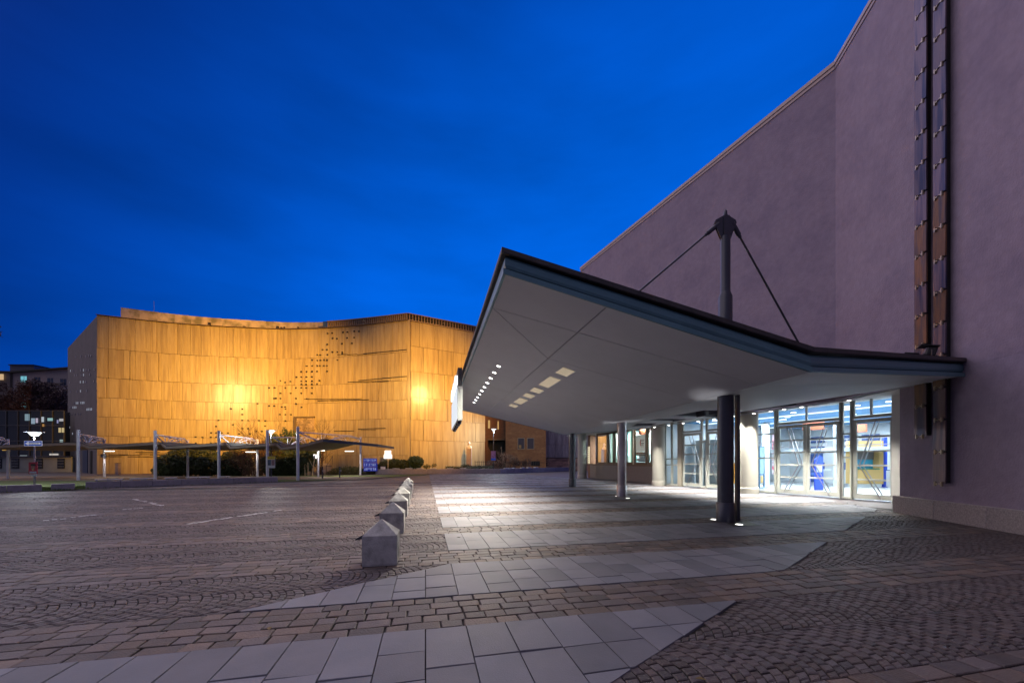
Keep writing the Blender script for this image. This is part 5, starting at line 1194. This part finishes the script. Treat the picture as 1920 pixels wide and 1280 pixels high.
# one continuous head, neck and chest
NR, NS = 22, 20; vs = []; fs = []
prof_ = [(0, .33, .20, 0), (.10, .34, .21, 0), (.24, .33, .19, 0), (.34, .27, .16, .01), (.41, .14, .12, .02), (.47, .10, .11, .03), (.53, .10, .12, .01), (.57, .12, .15, -.02), (.62, .135, .17, -.03), (.68, .145, .18, -.03), (.74, .15, .185, -.02), (.80, .15, .185, -.01), (.86, .135, .17, 0), (.91, .10, .13, .01), (.94, .05, .07, .02), (.95, .005, .005, .02)]
for (z, rx, ry, oy) in prof_:
    for i in range(NS):
        a = 2 * pi * i / NS; x, y = rx * cos(a), ry * sin(a) + oy
        f = max(0, -sin(a)) ** 6
        if .64 < z < .78: y -= f * .045 * (1 - abs(z - .69) / .1) if abs(z - .69) < .1 else 0      # nose
        if .76 < z < .82: y -= f * .012
        if .55 < z < .60: y -= f * .02                                                       # chin
        if .70 < z < .75 and abs(cos(a)) > .25 and abs(cos(a)) < .7 and sin(a) < 0: y += .018    # eye hollows
        if .64 < z < .78 and abs(cos(a)) > .97: x *= 1.13                                     # ears
        vs.append((bx + x, by + y, 3.22 + z))
m = len(prof_)
for k in range(m - 1):
    for i in range(NS): fs.append((k * NS + i, k * NS + (i + 1) % NS, (k + 1) * NS + (i + 1) % NS, (k + 1) * NS + i))
fs.append(tuple(range(NS - 1, -1, -1)))
MB().add(vs, fs).build('bust', mat('bust_stone', (.8, .74, .68), .7, var=.1), t, smooth=True)
# railing behind the bust, bollard posts, stairs
t = thing('iron_railing', 'thin black iron railing between the bust and the brick building', 'railing', (-4.6, 51.8, .5))
for i in range(9):
    x = (891 + i * 3.9 - CX) / FPX * 51.8; MB().tube((x, 51.8, .5), (x, 51.8, 1.62 - .25 * (i > 6)), .022, 5).build('baluster', M_black, t)
for z in (.75, 1.5): MB().tube(((890 - CX) / FPX * 51.8, 51.8, z), ((924 - CX) / FPX * 51.8, 51.8, z), .02, 5).build('rail', M_black, t)
for x, y0, y1, lb in ((604.5, 897, 875, 'dark thin post on the paving in front of the outdoor stairs'), (637, 895.5, 875, 'dark thin post in front of the clipped sunlit hedge')):
    p = G(x, y0); zt = P(x, y1, p.y).z; t = thing('guard_post', lb, 'post', p, 0, 'thin posts at the plaza edge')
    MB().tube(p, (p.x, p.y, zt), .06, 10).build('shaft', M_steel, t, smooth=True); MB().tube((p.x, p.y, zt - .02), (p.x, p.y, zt + .03), .075, 10).build('cap', M_black, t)
    Bx('reflector', (p.x + .1, p.y - .02, zt - .35), (.14, .08, .16), M_steel2, t)
Y = 47.5; t = thing('outdoor_stairs', 'small flight of pale outdoor steps with dark handrails against the hall', 'stairs', ((598 - CX) / FPX * Y, Y, 0))
for i in range(8):
    xl, xr = (590 - i * .8 - CX) / FPX * Y, (623 - i * 3.0 - CX) / FPX * Y; Bx('step', ((xl + xr) / 2, Y + i * .32, .08 + i * .165), (xr - xl, .34, .155), mat('step_stone', (.42, .36, .30), .8), t)
hr = MB(); a = Vector(((612 - CX) / FPX * Y, Y, 1.0)); b = Vector(((607 - CX) / FPX * Y, Y + 2.4, 2.25)); hr.tube(a, b, .03, 6); hr.tube(a, (a.x + .7, a.y, .95), .03, 6); hr.tube(b, (b.x, b.y, 1.2), .03, 6); hr.tube(a, (a.x, a.y, .1), .03, 6); hr.build('handrail', M_steel, t)
hr = MB(); a = Vector(((588 - CX) / FPX * Y, Y, 1.0)); b = Vector(((592 - CX) / FPX * Y, Y + 2.4, 2.25)); hr.tube(a, b, .03, 6); hr.tube(a, (a.x, a.y, .1), .03, 6); hr.tube(b, (b.x, b.y, 1.2), .03, 6); hr.build('handrail', M_steel, t)
x_ = (208 - CX) / FPX * 46; t = thing('stone_post', 'short grey stone post on the lawn at the foot of the curved hall', 'post', ((221 - CX) / FPX * 45, 45, -.3))
Bx('shaft', ((221 - CX) / FPX * 45, 45, .5), (.33, .33, 1.7), M_wallst, t); Bx('rail', ((201 - CX) / FPX * 45, 45, -.02), (2.3, .08, .08), M_bronze, t); Bx('cap', ((221 - CX) / FPX * 45, 45, 1.365), (.38, .38, .03), M_steel, t)
# ================================================================== plants
M_bark = mat('bark', (.10, .075, .05), .9, var=.3, scale=8)
def leafmat(n, c): return mat(n, c, .6, var=.3, scale=1.5, isl=.45)
def leaves(mb, blobs, n, size, flat=.0):
    tot = sum(b[3] * b[4] * b[5] for b in blobs)
    for (x, y, z, rx, ry, rz) in blobs:
        for i in range(int(n * rx * ry * rz / tot)):
            while True:
                u = Vector((R.uniform(-1, 1), R.uniform(-1, 1), R.uniform(-1, 1)))
                if .25 < u.length < 1: break
            k = u.length ** -.55; u = u * min(k, 1 / u.length)
            c = Vector((x + u.x * rx, y + u.y * ry, z + u.z * rz)) + Vector((R.gauss(0, .06), R.gauss(0, .06), R.gauss(0, .06)))
            a = Vector((R.gauss(0, 1), R.gauss(0, 1), R.gauss(0, 1))).normalized(); b = a.orthogonal().normalized(); s_ = size * R.uniform(.6, 1.3)
            mb.add([c - a * s_, c + b * s_ * .45, c + a * s_, c - b * s_ * .45], [(0, 1, 2, 3)])
def twigs(mb, base, h, spread, n, depth=3, r=.03):
    def grow(p, d, l, r_, k):
        q = p + d * l; mb.tube(p, q, r_, 4, r_ * .6, cap=False)
        if k == 0: return
        for _ in range(R.choice((2, 3, 3))):
            nd = (d + Vector((R.gauss(0, .42), R.gauss(0, .42), R.gauss(.12, .25)))).normalized(); grow(p.lerp(q, R.uniform(.45, 1)), nd, l * R.uniform(.55, .8), r_ * .6, k - 1)
    for i in range(n):
        d = Vector((R.gauss(0, spread), R.gauss(0, spread), 1)).normalized(); grow(base + Vector((R.uniform(-.4, .4), R.uniform(-.3, .3), 0)), d, h * R.uniform(.35, .5), r, depth)
def bush(name, label, cat, base, blobs, n, size, m, stems=5, group=None, z0=0):
    t = thing(name, label, cat, (base[0], base[1], z0), 0, group)
    k = MB()
    for (x, y, z, rx, ry, rz) in blobs[:8]:
        for i in range(stems): q = Vector((x + R.uniform(-.5, .5) * rx, y + R.uniform(-.4, .4) * ry, z + R.uniform(-.2, .5) * rz)); k.tube((base[0] + (x - base[0]) * .6, base[1] + (y - base[1]) * .6, z0 - .05), q, .035, 5, .012, cap=False)
    k.build('stem', M_bark, t)
    l = MB(); leaves(l, blobs, n, size); l.build('crown', m, t); return t
def pb(x, y, Y, rx, ry, dy=1.0): p = P(x, y, Y); return (p.x, p.y, p.z, rx / FPX * Y, dy, ry / FPX * Y)
M_dkleaf = leafmat('dark_leaf', (.035, .05, .018)); M_mid = leafmat('olive_leaf', (.08, .085, .02)); M_con = leafmat('conifer_leaf', (.022, .045, .02)); M_hedge = leafmat('hedge_leaf', (.12, .105, .02)); M_red = leafmat('rust_leaf', (.07, .03, .022)); M_dry = leafmat('dry_twig_leaf', (.15, .075, .045))
Y = 42
b0 = P(350, 893, Y); bush('evergreen_bush', 'broad dark evergreen bush under the walkway roof before the glowing wall', 'bush', (b0.x, Y), [pb(328, 870, Y, 28, 22, 1.6), pb(358, 864, Y, 32, 27, 1.6), pb(388, 871, Y, 24, 22, 1.5), pb(345, 849, Y, 24, 9, 1.2), pb(378, 847, Y, 25, 9, 1.2), pb(310, 882, Y, 18, 12, 1.2)], 11000, .14, M_dkleaf, z0=-.1)
b0 = P(437, 893, Y); bush('evergreen_bush', 'rounded dark bush right of the broad one, touching a bare shrub', 'bush', (b0.x, Y), [pb(425, 873, Y, 21, 21, 1.3), pb(449, 869, Y, 21, 24, 1.3), pb(436, 856, Y, 15, 11)], 6000, .14, M_dkleaf, z0=-.1)
b0 = P(522, 893, Y); bush('evergreen_bush', 'tall dark leafy bush behind the yellow topped poster', 'bush', (b0.x, Y), [pb(518, 870, Y, 25, 24, 1.5), pb(530, 846, Y, 20, 22, 1.2), pb(514, 828, Y, 13, 14), pb(547, 862, Y, 20, 30, 1.2)], 9500, .14, M_dkleaf, z0=-.1)
b0 = P(580, 893, Y); bush('evergreen_bush', 'dark bush with pale bare stems left of the outdoor stairs', 'bush', (b0.x, Y), [pb(572, 858, Y, 19, 26, 1.2), pb(585, 852, Y, 13, 16), pb(562, 876, Y, 13, 16)], 5200, .14, M_dkleaf, z0=-.1)
p = P(545, 893, 44.5); t = thing('conifer', 'narrow dark conifer rising above the walkway roof by the brick bay', 'tree', (p.x, p.y, -.2)); MB().tube((p.x, p.y, -.3), (p.x, p.y, 5.2), .13, 8, .03).build('trunk', M_bark, t)
l = MB(); leaves(l, [pb(533 + i * 8.5, 850 - R.uniform(0, 10), 44.5, 7.5, 46 - 3 * i, .8) for i in range(4)] + [pb(545, 872, 44.5, 20, 24, 1.3)], 7000, .11); l.build('crown', M_con, t)
for (x, y, h, sp, n_, lb, Y_) in ((480, 893, 5.2, .4, 10, 'bare copper twigged shrub between the walkway poles', 40.6), (466, 893, 3.6, .5, 7, 'lower bare shrub at the right edge of the round dark bush', 40.5), (515, 893, 7.0, .35, 9, 'tall bare shrub behind the lit street lamp head', 44.5), (602, 892, 6.6, .4, 10, 'bare shrub spreading over the brick bay of the hall', 46), (492, 893, 4.8, .45, 7, 'bare twigged shrub rising through the dark leafy bush', 44.3)):
    p = P(x, y, Y_); t = thing('bare_shrub', lb, 'shrub', (p.x, p.y, -.15)); k = MB(); twigs(k, Vector((p.x, p.y, -.2)), h, sp, n_, 4, .06); k.build('branches', mat('copper_twig', (.085, .05, .03), .8), t)
    if x in (480, 466, 492): l = MB(); leaves(l, [(p.x, p.y, h * .42, 1.0, .8, h * .4)], 900, .06); l.build('dry_leaves', M_dry, t)
p = P(640, 890, 46.5); bush('clipped_hedge', 'small clipped olive hedge left of the walkway end pole', 'hedge', (p.x, 46.5), [pb(635, 884, 46.5, 14, 7), pb(655, 882, 46.5, 16, 8), pb(668, 883, 46.5, 8, 8), pb(622, 887, 46.5, 7, 5)], 3600, .08, M_hedge)
p = P(690, 889, 48); bush('low_bush', 'low brown bush below the blue lettered board', 'bush', (p.x, 47.3), [pb(684, 884, 47.3, 9, 6, .7), pb(697, 885, 47.3, 8, 5, .7)], 900, .09, M_dkleaf)
Y = 49; p = P(738, 874, Y); bush('long_hedge', 'long dark hedge behind the low wall under the white sign', 'hedge', (p.x, Y), [pb(724, 871, Y, 12, 7, .8), pb(740, 869, Y, 14, 9, .8), pb(757, 870, Y, 12, 8, .8), pb(712, 874, Y, 8, 4, .7)], 4200, .10, M_dkleaf, z0=.5)
p = P(779, 874, Y); bush('round_bush', 'round dark bush at the right end of the long hedge', 'bush', (p.x, Y), [pb(780, 866, Y, 14, 11, .9), pb(774, 860, Y, 6, 5, .6)], 2600, .10, M_con, z0=.5)
p = P(800, 876, 49); bush('low_bush', 'tiny sparse plants in front of the panelled wall', 'bush', (p.x, 49), [pb(800, 874, 49, 7, 3, .5), pb(814, 872, 49, 4, 3, .4)], 300, .08, M_mid, z0=.5)
p = P(862, 877, 49.3); bush('ground_cover', 'dark low planting round the foot of the bust pedestal', 'plants', (p.x, 49.3), [pb(850, 876, 49.3, 16, 1.6, .6), pb(893, 875, 49.3, 14, 2, .6), pb(872, 872.5, 49.6, 8, 2, .5), pb(910, 875, 49.3, 14, 2, .6)], 1500, .08, M_dkleaf, z0=.5)
for (x, h, sp, n_, lb, Y_) in ((945, 2.9, .35, 10, 'tall brown leafless shrub left of the brick front', 54), (962, 2.4, .5, 9, 'spreading leafless shrub under the twin brick windows', 55.5), (985, 1.7, .5, 8, 'low leafless shrub in front of the basement openings', 56.5), (1016, 2.0, .4, 8, 'reddish leafless shrub at the right corner of the brick front', 60.5), (932, 1.6, .5, 7, 'low bare shrub at the foot of the violet poster', 53.5)):
    p = P(x, 876, Y_); t = thing('bare_shrub', lb, 'shrub', (p.x, Y_, .5)); k = MB(); twigs(k, Vector((p.x, Y_, .45)), h, sp, n_, 4, .05); k.build('branches', mat('brown_twig', (.17, .10, .07), .8), t)
    l = MB(); leaves(l, [(p.x, Y_, .5 + h * .35, .9, .6, h * .35)], 350, .07); l.build('dry_leaves', M_dry if x < 1000 else M_red, t)
for (x, y, rx, ry, lb) in ((15, 748, 30, 28, 'dark rust coloured tree at the picture edge before the apartment block'), (62, 742, 24, 30, 'middle dark tree hiding the lower windows of the apartment block'), (103, 748, 24, 26, 'dark tree next to the side wall of the curved hall')):
    Y = 86; p = P(x, y, Y); t = thing('dark_tree', lb, 'tree', (p.x, Y, 0)); sc_ = Y / FPX
    k = MB(); k.tube((p.x, Y, -.5), (p.x, Y, p.z), .35, 8, .15)
    for i in range(8): k.tube((p.x, Y, p.z * R.uniform(.5, .9)), (p.x + R.uniform(-1, 1) * rx * sc_ * .7, Y + R.uniform(-2, 2), p.z + R.uniform(-.2, .8) * ry * sc_), .12, 5, .03, cap=False)
    k.build('trunk', M_bark, t); l = MB()
    bl = [(p.x + R.uniform(-.75, .75) * rx * sc_, Y + R.uniform(-2, 2), p.z + R.uniform(-.9, .8) * ry * sc_, R.uniform(.9, 1.7), R.uniform(.9, 1.7), R.uniform(.8, 1.4)) for i in range(22)]
    leaves(l, bl, 7500, .17); l.build('crown', M_red, t)
p = P(-12, 612, 40); t = thing('edge_tree', 'dark tree whose leaf tips reach in at the picture edge', 'tree', (p.x - 2, 40, 0)); MB().tube((p.x - 2, 40, -.3), (p.x - 2, 40, 15), .3, 8, .08).build('trunk', M_bark, t)
l = MB(); leaves(l, [(p.x - .8, 40, 15.2, 1.0, 1, 1.3), (p.x - 2.4, 40, 14, 1.6, 1.5, 2.4)], 2600, .11); l.build('crown', M_red, t)
# pale trunks beside the stairs
for (x, h, lb) in ((572, 1.25, 'short pale bare stem, the first of three left of the steps'), (578, 1.5, 'middle pale bare stem of three left of the steps'), (585, 2.1, 'leaning pale bare stem closest to the steps')):
    p = P(x, 893, 41.2); t = thing('bare_sapling', lb, 'plant', (p.x, p.y, -.1)); k = MB(); k.tube((p.x, p.y, -.1), (p.x + (.3 if x == 585 else -.05), p.y, h), .06, 6, .035); k.tube((p.x + .05, p.y, h * .5), (p.x - .35, p.y, h * .9), .025, 5, .015); k.build('stem', mat('pale_bark', (.42, .30, .18), .8), t)
# ================================================================== floodlighting of the curved hall, from the roof of the concert hall
ORG = (1, .46, .05)
FLP = Vector((9.6, 6.4, 17.9))
def flood(loc, to, power, spot, blend, col, label):
    t = thing('roof_floodlight', label, 'floodlight', loc, 0, 'floodlights on the hall roof'); a = (Vector(to) - Vector(loc)).normalized(); s_ = Vector((-a.y, a.x, 0)).normalized(); u = a.cross(s_); c = Vector(loc)
    MB().box(c - a * .25, (.3, .5, .4), (a, s_, u)).build('housing', M_black, t); MB().box(c - a * .09, (.01, .44, .34), (a, s_, u)).build('lens', glow('flood_lens', (1, .6, .2), 3), t)
    MB().tube(c - a * .25 + Vector((0, 0, -.2)), c - a * .25 + Vector((0, 0, -.75)), .05, 6).build('stand', M_black, t)
    lamp('flood_beam', 'SPOT', c, power, col, t, .12, spot, blend, to)
pA, _ = fpt(fpx(438)); pB = RC.lerp(RE, .14)
flood(FLP, (pA.x + 1.5, pA.y, 10.6), 520000, 29, 1, ORG, 'roof floodlight aimed at the left half of the curved facade')
def hot(loc, to, label, lst):
    flood(loc, to, lst[0][0], lst[0][1], 1, (1, .66, .2), label); t = [o for o in bpy.data.objects if o.get('label') == label][0]
    for pw, sp in lst[1:]: lamp('flood_beam', 'SPOT', loc, pw, (1, .80, .42), t, .1, sp, 1, to)
hot(FLP + D2 * -.9, (pA.x, pA.y, 10.4), 'narrow roof floodlight making the left hot spot on the facade', [(130000, 15), (170000, 8.5), (330000, 4.4)])
hot(FLP + D2 * -1.8, (pB.x, pB.y, 10.3), 'narrow roof floodlight making the hot spot by the facade corner', [(80000, 12), (120000, 6.5), (290000, 3.4)])
flood(FLP + D2 * -2.7, (-11, 51, 10.5), 260000, 28, 1, ORG, 'roof floodlight aimed at the corner of the facade')
for o in bpy.data.objects:
    if o.get('category') and o.name.split('.')[0] in ('stone_wall', 'low_brick_wall', 'planter_wall'): o['kind'] = 'thing'
